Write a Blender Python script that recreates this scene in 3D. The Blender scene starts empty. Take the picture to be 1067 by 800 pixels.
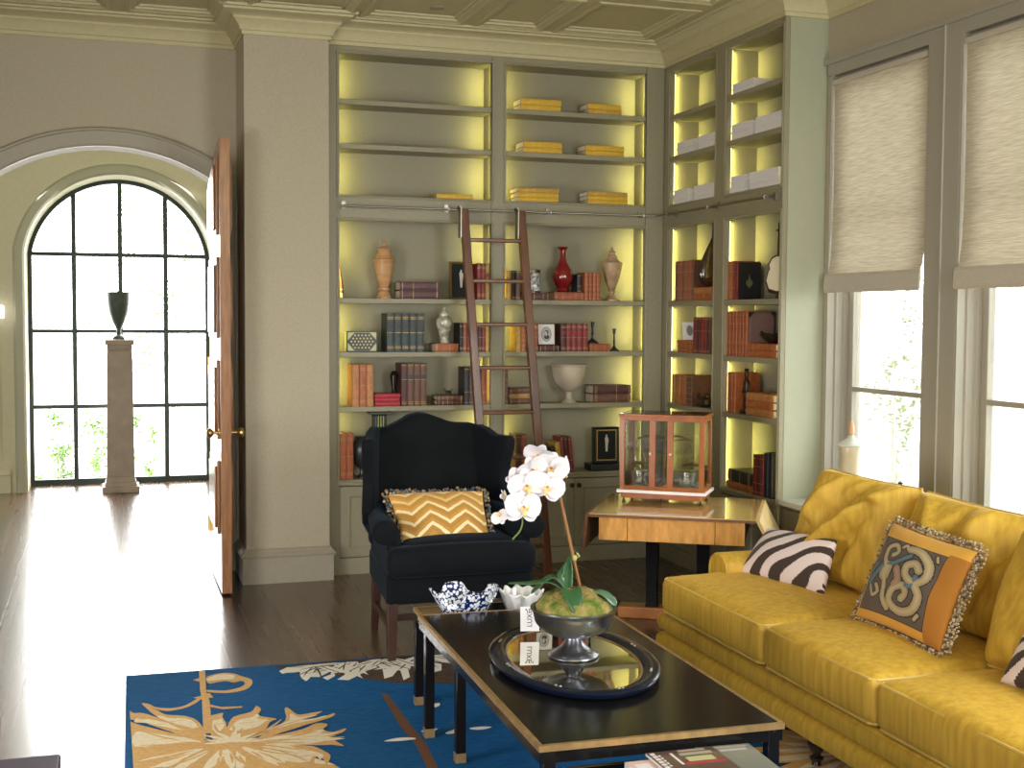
import bpy, bmesh, math, random
from mathutils import Vector, Matrix
R = random.Random(7)
COL = bpy.context.scene.collection
PI = math.pi
def rad(a): return a * PI / 180

# ------------------------------------------------------------------ materials
MATS = {}
def mat(name, col, rough=.5, metal=0, var=0, vscale=20, bump=0, bscale=60, sheen=0, coat=0, emit=None, estr=0,
        alpha=None, col2=None, stretch=None, spec=None, trans=0, ior=None):
    if name in MATS: return MATS[name]
    m = bpy.data.materials.new(name); m.use_nodes = True
    nt = m.node_tree; b = nt.nodes['Principled BSDF']
    c = (*col, 1)
    b.inputs['Base Color'].default_value = c
    b.inputs['Roughness'].default_value = rough
    b.inputs['Metallic'].default_value = metal
    if sheen:
        b.inputs['Sheen Weight'].default_value = sheen
        b.inputs['Sheen Roughness'].default_value = .35
        b.inputs['Sheen Tint'].default_value = tuple(min(1, x * 1.6 + .1) for x in col) + (1,)
    if coat: b.inputs['Coat Weight'].default_value = coat; b.inputs['Coat Roughness'].default_value = .08
    if spec is not None: b.inputs['Specular IOR Level'].default_value = spec
    if trans: b.inputs['Transmission Weight'].default_value = trans
    if ior: b.inputs['IOR'].default_value = ior
    if emit:
        b.inputs['Emission Color'].default_value = (*emit, 1); b.inputs['Emission Strength'].default_value = estr
    if var or bump or col2:
        tc = nt.nodes.new('ShaderNodeTexCoord'); mp = nt.nodes.new('ShaderNodeMapping')
        nt.links.new(tc.outputs['Object'], mp.inputs[0])
        if stretch: mp.inputs['Scale'].default_value = stretch
        n = nt.nodes.new('ShaderNodeTexNoise'); n.inputs['Scale'].default_value = vscale; n.inputs['Detail'].default_value = 5
        nt.links.new(mp.outputs[0], n.inputs['Vector'])
        if var or col2:
            r = nt.nodes.new('ShaderNodeValToRGB')
            lo = tuple(max(0, x * (1 - var)) for x in col); hi = tuple(min(1, x * (1 + var)) for x in (col2 or col))
            r.color_ramp.elements[0].color = (*lo, 1); r.color_ramp.elements[0].position = .32
            r.color_ramp.elements[1].color = (*hi, 1); r.color_ramp.elements[1].position = .68
            nt.links.new(n.outputs['Fac'], r.inputs[0]); nt.links.new(r.outputs[0], b.inputs['Base Color'])
        if bump:
            n2 = nt.nodes.new('ShaderNodeTexNoise'); n2.inputs['Scale'].default_value = bscale; n2.inputs['Detail'].default_value = 3
            nt.links.new(mp.outputs[0], n2.inputs['Vector'])
            bp = nt.nodes.new('ShaderNodeBump'); bp.inputs['Strength'].default_value = bump; bp.inputs['Distance'].default_value = .01
            nt.links.new(n2.outputs['Fac'], bp.inputs['Height']); nt.links.new(bp.outputs[0], b.inputs['Normal'])
    MATS[name] = m
    return m

def vcol_mat(name, rough=.85, sheen=.3, bump=.1):
    m = mat(name, (.5, .5, .5), rough, sheen=sheen, bump=bump, bscale=220)
    nt = m.node_tree
    if not any(n.type == 'VERTEX_COLOR' for n in nt.nodes):
        v = nt.nodes.new('ShaderNodeVertexColor'); v.layer_name = 'Col'
        nt.links.new(v.outputs['Color'], nt.nodes['Principled BSDF'].inputs['Base Color'])
    return m

def floor_mat():
    m = bpy.data.materials.new('oak_floor'); m.use_nodes = True; nt = m.node_tree; b = nt.nodes['Principled BSDF']
    tc = nt.nodes.new('ShaderNodeTexCoord'); mp = nt.nodes.new('ShaderNodeMapping')
    mp.inputs['Rotation'].default_value = (0, 0, rad(90))
    nt.links.new(tc.outputs['Object'], mp.inputs[0])
    br = nt.nodes.new('ShaderNodeTexBrick'); br.inputs['Scale'].default_value = 1
    br.inputs['Brick Width'].default_value = 2.2; br.inputs['Row Height'].default_value = .17
    br.inputs['Mortar Size'].default_value = .0025; br.inputs['Bias'].default_value = 0
    br.inputs['Color1'].default_value = (.072, .036, .018, 1); br.inputs['Color2'].default_value = (.165, .092, .046, 1)
    br.inputs['Mortar'].default_value = (.012, .007, .004, 1)
    nt.links.new(mp.outputs[0], br.inputs['Vector'])
    n = nt.nodes.new('ShaderNodeTexNoise'); n.inputs['Scale'].default_value = 3.5; n.inputs['Detail'].default_value = 3
    mp2 = nt.nodes.new('ShaderNodeMapping'); mp2.inputs['Scale'].default_value = (5, .22, 1)
    nt.links.new(tc.outputs['Object'], mp2.inputs[0]); nt.links.new(mp2.outputs[0], n.inputs['Vector'])
    mx = nt.nodes.new('ShaderNodeMix'); mx.data_type = 'RGBA'; mx.blend_type = 'MULTIPLY'; mx.inputs['Factor'].default_value = .55
    nt.links.new(br.outputs['Color'], mx.inputs[6]); nt.links.new(n.outputs['Color'], mx.inputs[7])
    nt.links.new(mx.outputs[2], b.inputs['Base Color'])
    rr = nt.nodes.new('ShaderNodeMapRange'); rr.inputs[3].default_value = .24; rr.inputs[4].default_value = .30
    nt.links.new(n.outputs['Fac'], rr.inputs[0]); nt.links.new(rr.outputs[0], b.inputs['Roughness'])
    b.inputs['Specular IOR Level'].default_value = .4; b.inputs['Coat Weight'].default_value = .4; b.inputs['Coat Roughness'].default_value = .17
    bp = nt.nodes.new('ShaderNodeBump'); bp.inputs['Strength'].default_value = .25; bp.inputs['Distance'].default_value = .002
    nt.links.new(br.outputs['Fac'], bp.inputs['Height']); bp.invert = True
    nt.links.new(bp.outputs[0], b.inputs['Normal'])
    return m

def glass_mat(name='window_glass', tint=(1, 1, 1), refl=.08):
    if name in MATS: return MATS[name]
    m = bpy.data.materials.new(name); m.use_nodes = True; nt = m.node_tree
    nt.nodes.clear()
    o = nt.nodes.new('ShaderNodeOutputMaterial'); mix = nt.nodes.new('ShaderNodeMixShader')
    t = nt.nodes.new('ShaderNodeBsdfTransparent'); t.inputs[0].default_value = (*tint, 1)
    g = nt.nodes.new('ShaderNodeBsdfGlossy'); g.inputs['Roughness'].default_value = .03
    f = nt.nodes.new('ShaderNodeLayerWeight'); f.inputs[0].default_value = .35
    mr = nt.nodes.new('ShaderNodeMapRange'); mr.inputs[3].default_value = refl * .5; mr.inputs[4].default_value = .7
    nt.links.new(f.outputs['Fresnel'], mr.inputs[0]); nt.links.new(mr.outputs[0], mix.inputs[0])
    nt.links.new(t.outputs[0], mix.inputs[1]); nt.links.new(g.outputs[0], mix.inputs[2]); nt.links.new(mix.outputs[0], o.inputs[0])
    MATS[name] = m
    return m

def speckle_mat(name, c1, c2, scale, rough=.1):
    m = mat(name, c1, rough, coat=.6); nt = m.node_tree; b = nt.nodes['Principled BSDF']
    tc = nt.nodes.new('ShaderNodeTexCoord'); v = nt.nodes.new('ShaderNodeTexVoronoi'); v.inputs['Scale'].default_value = scale
    r = nt.nodes.new('ShaderNodeValToRGB'); r.color_ramp.elements[0].color = (*c2, 1); r.color_ramp.elements[0].position = .50
    r.color_ramp.elements[1].color = (*c1, 1); r.color_ramp.elements[1].position = .60
    nt.links.new(tc.outputs['Object'], v.inputs['Vector']); nt.links.new(v.outputs['Distance'], r.inputs[0]); nt.links.new(r.outputs[0], b.inputs['Base Color'])
    return m
def blind_mat():
    m = bpy.data.materials.new('woven_shade'); m.use_nodes = True; nt = m.node_tree; nt.nodes.clear()
    o = nt.nodes.new('ShaderNodeOutputMaterial'); mix = nt.nodes.new('ShaderNodeMixShader')
    d = nt.nodes.new('ShaderNodeBsdfDiffuse'); t = nt.nodes.new('ShaderNodeBsdfTranslucent')
    tc = nt.nodes.new('ShaderNodeTexCoord'); mp = nt.nodes.new('ShaderNodeMapping'); mp.inputs['Scale'].default_value = (14, 9, 210)
    n = nt.nodes.new('ShaderNodeTexNoise'); n.inputs['Scale'].default_value = 1.2; n.inputs['Detail'].default_value = 4
    nt.links.new(tc.outputs['Object'], mp.inputs[0]); nt.links.new(mp.outputs[0], n.inputs['Vector'])
    r = nt.nodes.new('ShaderNodeValToRGB')
    r.color_ramp.elements[0].color = (.40, .34, .24, 1); r.color_ramp.elements[0].position = .30
    r.color_ramp.elements[1].color = (.60, .53, .40, 1); r.color_ramp.elements[1].position = .70
    nt.links.new(n.outputs['Fac'], r.inputs[0])
    nt.links.new(r.outputs[0], d.inputs[0]); nt.links.new(r.outputs[0], t.inputs[0])
    mix.inputs[0].default_value = BLIND_T
    nt.links.new(d.outputs[0], mix.inputs[1]); nt.links.new(t.outputs[0], mix.inputs[2]); nt.links.new(mix.outputs[0], o.inputs[0])
    return m
BLIND_T = .17

# ------------------------------------------------------------------ mesh helpers
def newbm(): return bmesh.new()
def quadstrip(bm, rings, closed=True, caps=False, mi=0):
    vs = [[bm.verts.new(p) for p in r] for r in rings]
    n = len(vs[0])
    for i in range(len(vs) - 1):
        for j in range(n if closed else n - 1):
            k = (j + 1) % n
            f = bm.faces.new((vs[i][j], vs[i][k], vs[i+1][k], vs[i+1][j])); f.material_index = mi
    if caps:
        for r in (vs[0], vs[-1]):
            try: bm.faces.new(r).material_index = mi
            except ValueError: pass
    return vs
def box(bm, x0, x1, y0, y1, z0, z1, mi=0, M=None):
    vs = [Vector((x, y, z)) for z in (z0, z1) for y in (y0, y1) for x in (x0, x1)]
    if M: vs = [M @ v for v in vs]
    v = [bm.verts.new(p) for p in vs]
    for f in ((0, 2, 3, 1), (4, 5, 7, 6), (0, 1, 5, 4), (2, 6, 7, 3), (0, 4, 6, 2), (1, 3, 7, 5)):
        bm.faces.new([v[i] for i in f]).material_index = mi
    return v
def lathe(bm, prof, seg=24, c=(0, 0, 0), mi=0, sx=1, sy=1):
    rings = [[(c[0] + r * math.cos(2*PI*j/seg) * sx, c[1] + r * math.sin(2*PI*j/seg) * sy, c[2] + z) for j in range(seg)] for r, z in prof]
    return quadstrip(bm, rings, True, True, mi)
def tube(bm, pts, rr, seg=8, mi=0, caps=True):
    P = [Vector(p) for p in pts]; n = len(P)
    if not hasattr(rr, '__len__'): rr = [rr] * n
    up = Vector((0, 0, 1)); rings = []
    t0 = (P[1] - P[0]).normalized()
    if abs(t0.dot(up)) > .9: up = Vector((1, 0, 0))
    for i in range(n):
        t = (P[min(i+1, n-1)] - P[max(i-1, 0)]).normalized()
        a = t.cross(up)
        if a.length < 1e-5: a = t.cross(Vector((0, 1, 0)))
        a.normalize(); b = a.cross(t).normalized(); up = b
        rings.append([P[i] + (a * math.cos(2*PI*j/seg) + b * math.sin(2*PI*j/seg)) * rr[i] for j in range(seg)])
    quadstrip(bm, rings, True, caps, mi)
def prism(bm, poly, f0, f1, mi=0):
    """poly 2-D points; f0/f1 map (a,b) to the near and far side"""
    A = [bm.verts.new(f0(*p)) for p in poly]; B = [bm.verts.new(f1(*p)) for p in poly]
    n = len(poly)
    bm.faces.new(A).material_index = mi; bm.faces.new(B[::-1]).material_index = mi
    for i in range(n):
        bm.faces.new((A[i], B[i], B[(i+1) % n], A[(i+1) % n])).material_index = mi
def sweep(bm, path, prof, to, closed=False, mi=0, side=1):
    """2-D path mitred with profile (offset along right-hand normal, height)."""
    n = len(path); P = [Vector(p) for p in path]; rings = []
    for i in range(n):
        def nrm(a, b):
            d = (P[b] - P[a]).normalized(); return Vector((d.y, -d.x))
        if closed: n1, n2 = nrm((i-1) % n, i), nrm(i, (i+1) % n)
        else:
            n1 = nrm(i-1, i) if i > 0 else nrm(0, 1)
            n2 = nrm(i, i+1) if i < n-1 else nrm(n-2, n-1)
        m = (n1 + n2); m = m / max(.2, (1 + n1.dot(n2)))
        rings.append([to(P[i].x + m.x * a * side, P[i].y + m.y * a * side, b) for a, b in prof])
    if closed: rings.append(rings[0])
    quadstrip(bm, rings, False, False, mi)
    if not closed:
        for r in (rings[0], rings[-1]):
            try: bm.faces.new([bm.verts.new(p) for p in r]).material_index = mi
            except ValueError: pass
def rbox(bm, cx, cy, cz, sx, sy, sz, r=.03, n=8, crown=0, noise=0, seed=0, mi=0, M=None, pinch=0):
    """rounded, crowned cushion block"""
    rn = random.Random(seed); ph = [rn.uniform(0, 6) for _ in range(8)]
    grid = {}
    def vert(i, j, k):
        key = (i, j, k)
        if key in grid: return grid[key]
        u, v, w = (2*i/n - 1), (2*j/n - 1), (2*k/n - 1)
        hx, hy, hz = sx/2, sy/2, sz/2
        rr = min(r, hx, hy, hz)
        # concentrate grid at the edges
        def e(t, h):
            return math.copysign(1 - (1 - abs(t))**1.5, t) * h
        p = Vector((e(u, hx), e(v, hy), e(w, hz)))
        q = Vector((max(-hx+rr, min(hx-rr, p.x)), max(-hy+rr, min(hy-rr, p.y)), max(-hz+rr, min(hz-rr, p.z))))
        d = p - q
        if d.length > 1e-9: p = q + d.normalized() * rr
        fx, fy = 1 - (p.x/hx)**2, 1 - (p.y/hy)**2
        p.z += crown * max(0, fx) ** .6 * max(0, fy) ** .6 * (1 if p.z > 0 else -.3)
        if pinch:
            p.x *= 1 - pinch * (1 - fy); p.y *= 1 - pinch * (1 - fx)
        if noise:
            s = 9
            dn = (math.sin(p.x*s*1.7+ph[0]) * math.sin(p.y*s*1.3+ph[1]) + .6*math.sin(p.y*s*3.1+p.x*5+ph[2]) + .5*math.sin(p.x*s*4+p.z*9+ph[3])) * noise
            nrm = Vector((p.x/hx**1.0, p.y/hy, p.z/hz)); 
            if nrm.length > 0: p += nrm.normalized() * dn
        p += Vector((cx, cy, cz))
        if M: p = M @ p
        grid[key] = bm.verts.new(p); return grid[key]
    def face(a): bm.faces.new([vert(*x) for x in a]).material_index = mi
    for i in range(n):
        for j in range(n):
            face([(i, j, 0), (i, j+1, 0), (i+1, j+1, 0), (i+1, j, 0)])
            face([(i, j, n), (i+1, j, n), (i+1, j+1, n), (i, j+1, n)])
            face([(i, 0, j), (i+1, 0, j), (i+1, 0, j+1), (i, 0, j+1)])
            face([(i, n, j), (i, n, j+1), (i+1, n, j+1), (i+1, n, j)])
            face([(0, i, j), (0, i, j+1), (0, i+1, j+1), (0, i+1, j)])
            face([(n, i, j), (n, i+1, j), (n, i+1, j+1), (n, i, j+1)])
def pillow(bm, c4, thick, n=24, colf=None, ears=.06, mi=0, noise=0, seed=0, bulge=.5, folds=()):
    """c4 = bottom-left, bottom-right, top-right, top-left of the front seen by the viewer"""
    BL, BR, TR, TL = [Vector(c) for c in c4]
    nrm = (BR - BL).cross(TL - BL).normalized()
    rn = random.Random(seed); ph = [rn.uniform(0, 6) for _ in range(6)]
    lay = bm.loops.layers.float_color.get('Col') or bm.loops.layers.float_color.new('Col')
    V = {}
    def vert(i, j, s):
        edge = i in (0, n) or j in (0, n)
        key = (i, j, 0 if edge else s)
        if key in V: return V[key]
        u, v = 2*i/n - 1, 2*j/n - 1
        uu = u * (1 - ears * (1 - v*v)); vv = v * (1 - ears * (1 - u*u))
        a, b = (uu + 1)/2, (vv + 1)/2
        p = BL*(1-a)*(1-b) + BR*a*(1-b) + TR*a*b + TL*(1-a)*b
        if not edge:
            h = ((1-u*u)*(1-v*v)) ** bulge
            h *= 1 + noise * (math.sin(u*6+ph[0]+v*3) + math.sin(v*7+ph[1]-u*4) + .6*math.sin(u*13+v*9+ph[2]))
            p = p + nrm * s * thick/2 * h
            if s > 0:
                for (fu0, fv0, fu1, fv1, fw_, fh_) in folds:
                    x_, y_ = (u+1)/2, (v+1)/2; dx, dy = fu1-fu0, fv1-fv0; L2 = dx*dx+dy*dy
                    tt = max(0, min(1, ((x_-fu0)*dx+(y_-fv0)*dy)/L2)); dd = math.hypot(x_-fu0-tt*dx, y_-fv0-tt*dy)
                    p = p + nrm * fh_ * math.exp(-(dd/fw_)**2) * min(1, h*1.5)
        V[key] = bm.verts.new(p); return V[key]
    for i in range(n):
        for j in range(n):
            for s in (1, -1):
                q = [vert(i, j, s), vert(i+1, j, s), vert(i+1, j+1, s), vert(i, j+1, s)]
                if s < 0: q = q[::-1]
                try: f = bm.faces.new(q)
                except ValueError: continue
                f.material_index = mi
                c = colf((i+.5)/n, (j+.5)/n, s) if colf else (1, 1, 1)
                for l in f.loops: l[lay] = (*c, 1)
    return BL, BR, TR, TL, nrm

def obj(name, bm, m, parent=None, smooth=False, bevel=0, bseg=3, subsurf=0, ang=40):
    me = bpy.data.meshes.new(name)
    bmesh.ops.remove_doubles(bm, verts=bm.verts, dist=1e-5)
    bmesh.ops.recalc_face_normals(bm, faces=bm.faces)
    bm.to_mesh(me); bm.free()
    for x in (m if isinstance(m, (list, tuple)) else [m]): me.materials.append(x)
    o = bpy.data.objects.new(name, me); COL.objects.link(o)
    if parent:
        o.parent = parent
        o.matrix_parent_inverse = Matrix()
    if bevel:
        b = o.modifiers.new('bevel', 'BEVEL'); b.width = bevel; b.segments = bseg; b.limit_method = 'ANGLE'; b.angle_limit = rad(30)
    if subsurf:
        s = o.modifiers.new('sub', 'SUBSURF'); s.levels = subsurf; s.render_levels = subsurf
    if smooth or bevel or subsurf:
        for p in me.polygons: p.use_smooth = True
        if not subsurf:
            try: me.set_sharp_from_angle(angle=rad(ang))
            except Exception: pass
    return o
def tag(o, label, cat, group=None):
    o['label'] = label; o['category'] = cat
    if group: o['group'] = group
    return o
def thing(name, label, cat, loc=(0, 0, 0), rotz=0, group=None, rot=None):
    o = bpy.data.objects.new(name, None); COL.objects.link(o)
    o.location = loc; o.rotation_euler = rot or (0, 0, rotz); o.empty_display_size = .05
    return tag(o, label, cat, group)
def W(parent):
    """matrix turning world coordinates into the parent's own"""
    return parent
def struct(name, bm, m, parent=None, **k):
    o = obj(name, bm, m, parent, **k)
    if not parent: o['kind'] = 'structure'
    return o
def toloc(bm, parent):
    """geometry built in world coordinates -> local to an un-scaled parent"""
    M = (Matrix.Translation(parent.location) @ parent.rotation_euler.to_matrix().to_4x4()).inverted()
    bmesh.ops.transform(bm, matrix=M, verts=bm.verts)
    return bm
def wobj(name, bm, m, parent, **k): return obj(name, toloc(bm, parent), m, parent, **k)
def catmull(pts, k=6):
    P = [Vector(p) for p in pts]; out = []
    for i in range(len(P)-1):
        p0, p1, p2, p3 = P[max(i-1, 0)], P[i], P[i+1], P[min(i+2, len(P)-1)]
        for j in range(k):
            t = j/k
            out.append(.5*((2*p1)+(-p0+p2)*t+(2*p0-5*p1+4*p2-p3)*t*t+(-p0+3*p1-3*p2+p3)*t**3))
    out.append(P[-1]); return out

# ------------------------------------------------------------------ palette
wall_m = mat('plaster_paint', (.42, .372, .268), .75, var=.05, vscale=90, bump=.05, bscale=150)
hall_m = mat('hall_plaster', (.60, .57, .41), .75, var=.03, vscale=30)
trim_m = mat('trim_paint', (.33, .30, .225), .5, var=.03, vscale=30)
ceil_m = mat('ceiling_paint', (.52, .47, .27), .6, var=.04, vscale=30)
case_m = mat('bookcase_paint', (.270, .245, .155), .45, var=.04, vscale=40)
back_m = mat('bookcase_back_paint', (.27, .25, .165), .6, var=.03, vscale=60)
wframe_m = mat('window_paint', (.36, .335, .27), .45)
bronze_m = mat('dark_bronze', (.030, .045, .040), .45, metal=.3)
brass_m = mat('brass', (.62, .42, .16), .28, metal=1)
steel_m = mat('brushed_steel', (.30, .28, .24), .35, metal=1)
oakd_m = mat('door_oak', (.29, .13, .048), .30, var=.25, vscale=9, stretch=(8, 8, .8), coat=.4)
black_m = mat('black_paint', (.012, .012, .013), .35)
GL = glass_mat()

def pill_edge(c4, ears, k=14):
    BL, BR, TR, TL = [Vector(c) for c in c4]; out = []
    def P(u, v):
        uu = u*(1 - ears*(1 - v*v)); vv = v*(1 - ears*(1 - u*u)); a, b = (uu+1)/2, (vv+1)/2
        return BL*(1-a)*(1-b) + BR*a*(1-b) + TR*a*b + TL*(1-a)*b
    for i in range(k): out.append(P(-1 + 2*i/k, -1))
    for i in range(k): out.append(P(1, -1 + 2*i/k))
    for i in range(k): out.append(P(1 - 2*i/k, 1))
    for i in range(k+1): out.append(P(-1, 1 - 2*i/k))
    return out
LED_W, WORLD, FILL1, FILL2, FILL3, FILL4, FILL5 = 1.9, 11.0, 70, 190, 80, 140, 38
# ------------------------------------------------------------------ camera
cam = bpy.data.cameras.new('camera'); co = bpy.data.objects.new('camera', cam); COL.objects.link(co)
rt = Vector((.95126, -.30833, .0059)); up = Vector((.01092, .05278, .99855)); fw = Vector((.3082, .94981, -.05358))
M3 = Matrix((rt, up, -fw)).transposed()
co.matrix_world = Matrix.Translation((0, 0, 1.55)) @ M3.to_4x4()
cam.sensor_width = 36; cam.lens = 1307.57 / 1067 * 36; cam.clip_start = .05; cam.clip_end = 200
bpy.context.scene.camera = co

# ------------------------------------------------------------------ room shell
b = newbm(); box(b, -4.2, 4.4, -2.2, 12.3, -.12, 0)
struct('floor', b, floor_mat())

# ceiling with coffers ------------------------------------------------
ZC = 3.27
xs_c = [-2.55, -1.90, -1.75, -1.10, -.95, -.30, -.15, .50, .72, 1.30, 1.40, 2.00, 2.10, 2.50, 2.61, 3.19]
XB = [(-2.30, -1.62), (-1.48, -.80), (-.66, .02), (.16, .62), (.80, 1.34), (1.44, 2.00), (2.12, 2.49), (2.62, 3.18)]
YB = [(y0, y0 + .62) for y0 in (-1.55, -.75, .05, .85, 1.65, 2.45, 3.25, 4.05, 4.85, 5.68)] + [(6.50, 7.20)]
b = newbm()
box(b, -2.8, 4.0, -2.0, 8.0, ZC + .024, ZC + .12)
def yb(xr):
    out = []
    for (a, c) in YB:
        out.append((a, c if not (c > 7 and xr[1] < .7) else 7.50))
    return out
cur = -2.8
for xr in XB:
    box(b, cur, xr[0], -2.0, 8.0, ZC, ZC + .024)
    yc = -2.0
    for (a, c) in yb(xr):
        box(b, xr[0], xr[1], yc, a, ZC, ZC + .024)
        # moulded lip inside the coffer
        pth = [(xr[0], a), (xr[0], c), (xr[1], c), (xr[1], a)]
        sweep(b, pth, [(-.030, ZC), (-.030, ZC-.007), (-.008, ZC-.010), (.0, ZC-.004), (.022, ZC+.002), (.026, ZC+.012), (.042, ZC+.015), (.046, ZC+.024)],
              lambda x, y, z: (x, y, z), closed=True)
        yc = c
    box(b, xr[0], xr[1], yc, 8.0, ZC, ZC + .024)
    cur = xr[1]
box(b, cur, 4.0, -2.0, 8.0, ZC, ZC + .024)
struct('ceiling', b, ceil_m)

# crown moulding -------------------------------------------------------
CP = [(-2.7, 7.73), (.762, 7.73), (.762, 7.285), (1.243, 7.285), (1.243, 7.388), (3.412, 7.388), (3.412, 5.90), (3.67, 5.90), (3.67, -1.8)]
b = newbm()
sweep(b, CP, [(0, 3.13), (.012, 3.13), (.012, 3.15), (.022, 3.155), (.030, 3.175), (.055, 3.205), (.062, 3.21), (.062, 3.22), (.085, 3.235),
              (.12, 3.245), (.125, 3.255), (.145, 3.258), (.15, 3.275), (0, 3.275)], lambda x, y, z: (x, y, z))
struct('trim_1', b, ceil_m, smooth=True, ang=30)

def arch_wall(name, m, x0, x1, ztop, out, y0, y1):
    """wall with an opening; out = outline points (x,z) from the left foot over the arch to the right foot"""
    b = newbm()
    for y in (y0, y1):
        def q(*p): b.faces.new([b.verts.new((a, y, c)) for a, c in p])
        q((x0, 0), (out[0][0], 0), (out[0][0], ztop), (x0, ztop))
        q((out[-1][0], 0), (x1, 0), (x1, ztop), (out[-1][0], ztop))
        for i in range(len(out) - 1):
            (a, c), (d, e) = out[i], out[i+1]
            if abs(a - d) > 1e-6: q((a, c), (d, e), (d, ztop), (a, ztop))
    for i in range(len(out) - 1):
        (a, c), (d, e) = out[i], out[i+1]
        b.faces.new([b.verts.new(p) for p in ((a, y0, c), (d, y0, e), (d, y1, e), (a, y1, c))])
    box(b, x0, x1, y0, y1, ztop, ztop + .02)
    box(b, x0 - .02, x0, y0, y1, 0, ztop); box(b, x1, x1 + .02, y0, y1, 0, ztop)
    return struct(name, b, m)
def seg_arch(cx, hw, zc, r, n=36):
    a0 = math.asin(hw / r)
    return [(cx - hw, 0)] + [(cx + r*math.sin(a), zc + r*math.cos(a)) for a in [(-a0 + 2*a0*i/n) for i in range(n+1)]] + [(cx + hw, 0)]
A1 = seg_arch(.025, .635, 1.424, 1.10)
arch_wall('wall_back_arch', wall_m, -2.8, .80, 3.35, A1, 7.73, 7.93)
b = newbm()   # casing round the arch
prof = [(.0, 7.735), (.0, 7.712), (.012, 7.706), (.085, 7.702), (.090, 7.694), (.100, 7.694), (.108, 7.704), (.108, 7.735)]
sweep(b, A1, prof, lambda x, z, y: (x, y, z), side=-1)
struct('trim_2', b, trim_m)
# the pier beside the bookcase, with its deep baseboard
b = newbm(); box(b, .762, 1.243, 7.285, 7.93, 0, 3.30)
struct('wall_pier', b, wall_m)
BB = [(0, 0), (.022, 0), (.022, .150), (.030, .152), (.034, .162), (.028, .172), (.018, .182), (.010, .196), (0, .20)]
b = newbm(); sweep(b, [(.762, 7.72), (.762, 7.285), (1.243, 7.285), (1.243, 7.388)], BB, lambda x, y, z: (x, y, z)); struct('baseboard_pier', b, trim_m)
b = newbm(); sweep(b, [(-2.7, 7.73), (-.73, 7.73)], BB, lambda x, y, z: (x, y, z)); struct('baseboard_back', b, trim_m)
b = newbm(); box(b, 1.24, 4.0, 7.66, 7.93, 0, 3.35); struct('wall_back', b, wall_m)
b = newbm(); box(b, -2.8, -2.6, -2.0, 7.93, 0, 3.35); struct('wall_left', b, wall_m)
b = newbm(); box(b, -2.8, 4.0, -2.2, -2.0, 0, 3.35); struct('wall_front', b, wall_m)
# right wall: solid behind the bookcase, then windows
WX0, WX1 = 3.67, 3.87
b = newbm(); box(b, WX0, WX1, 5.85, 7.93, 0, 3.35)
box(b, WX0, WX1, -2.0, 5.85, 0, .62); box(b, WX0, WX1, -2.0, 5.85, 2.83, 3.35)
OPEN = [(5.02, 5.85), (3.94, 4.78)]
box(b, WX0, WX1, 4.78, 5.02, .62, 2.83); box(b, WX0, WX1, -2.0, 3.94, .62, 2.83)
struct('wall_right', b, wall_m)

def window_unit(name, y0, y1):
    """casement in the right-hand wall; y0 near, y1 far"""
    root = bpy.data.objects.new(name, None); COL.objects.link(root); root['kind'] = 'structure'
    root.location = (WX0, y0, .62)
    b = newbm()   # stepped casing following the opening, seen from the room
    path = [(y0, .62), (y1, .62), (y1, 2.83), (y0, 2.83)]
    # profile offset is into the opening, height is x
    prof = [(-.004, WX0 + .001), (-.004, WX0 - .012), (0, WX0 - .012), (.006, WX0 - .012), (.006, WX0 + .03), (.018, WX0 + .034), (.018, WX0 + .07), (.034, WX0 + .076),
            (.034, WX0 + .10), (.05, WX0 + .104), (.05, WX0 + .15), (.0, WX0 + .15)]
    sweep(b, path, prof, lambda y, z, x: (x, y, z), closed=True, side=-1)
    wobj('casing', b, wframe_m, root)
    x = WX0 + .115
    b = newbm()
    for (a, c, d, e) in ((y0+.05, y0+.085, .67, 2.78), (y1-.085, y1-.05, .67, 2.78), (y0+.05, y1-.05, .67, .70), (y0+.05, y1-.05, 2.75, 2.78)):
        box(b, x - .02, x + .02, a, c, d, e)
    wobj('sash', b, wframe_m, root, bevel=.003, bseg=1)
    b = newbm(); box(b, x - .018, x + .018, y0+.085, y1-.085, 1.165, 1.19); wobj('muntin', b, wframe_m, root)
    b = newbm(); box(b, x - .018, x + .018, y0+.085, y1-.085, 2.10, 2.125); wobj('muntin', b, wframe_m, root)
    b = newbm(); box(b, x - .002, x + .002, y0+.085, y1-.085, .70, 2.75); wobj('glass_pane', b, GL, root)
window_unit('window_2', *OPEN[0]); window_unit('window_3', *OPEN[1])
b = newbm()  # flat architrave above the windows and the grooved mullion between them
box(b, WX0 - .014, WX0 + .001, 3.6, 5.88, 2.83, 2.885); box(b, WX0 - .03, WX0 + .001, 3.6, 5.898, 2.885, 2.915); box(b, WX0 - .014, WX0 + .001, 4.786, 5.014, .60, 2.83); box(b, WX0 - .022, WX0, 4.895, 4.905, .66, 2.885)
struct('trim_3', b, wframe_m)

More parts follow.
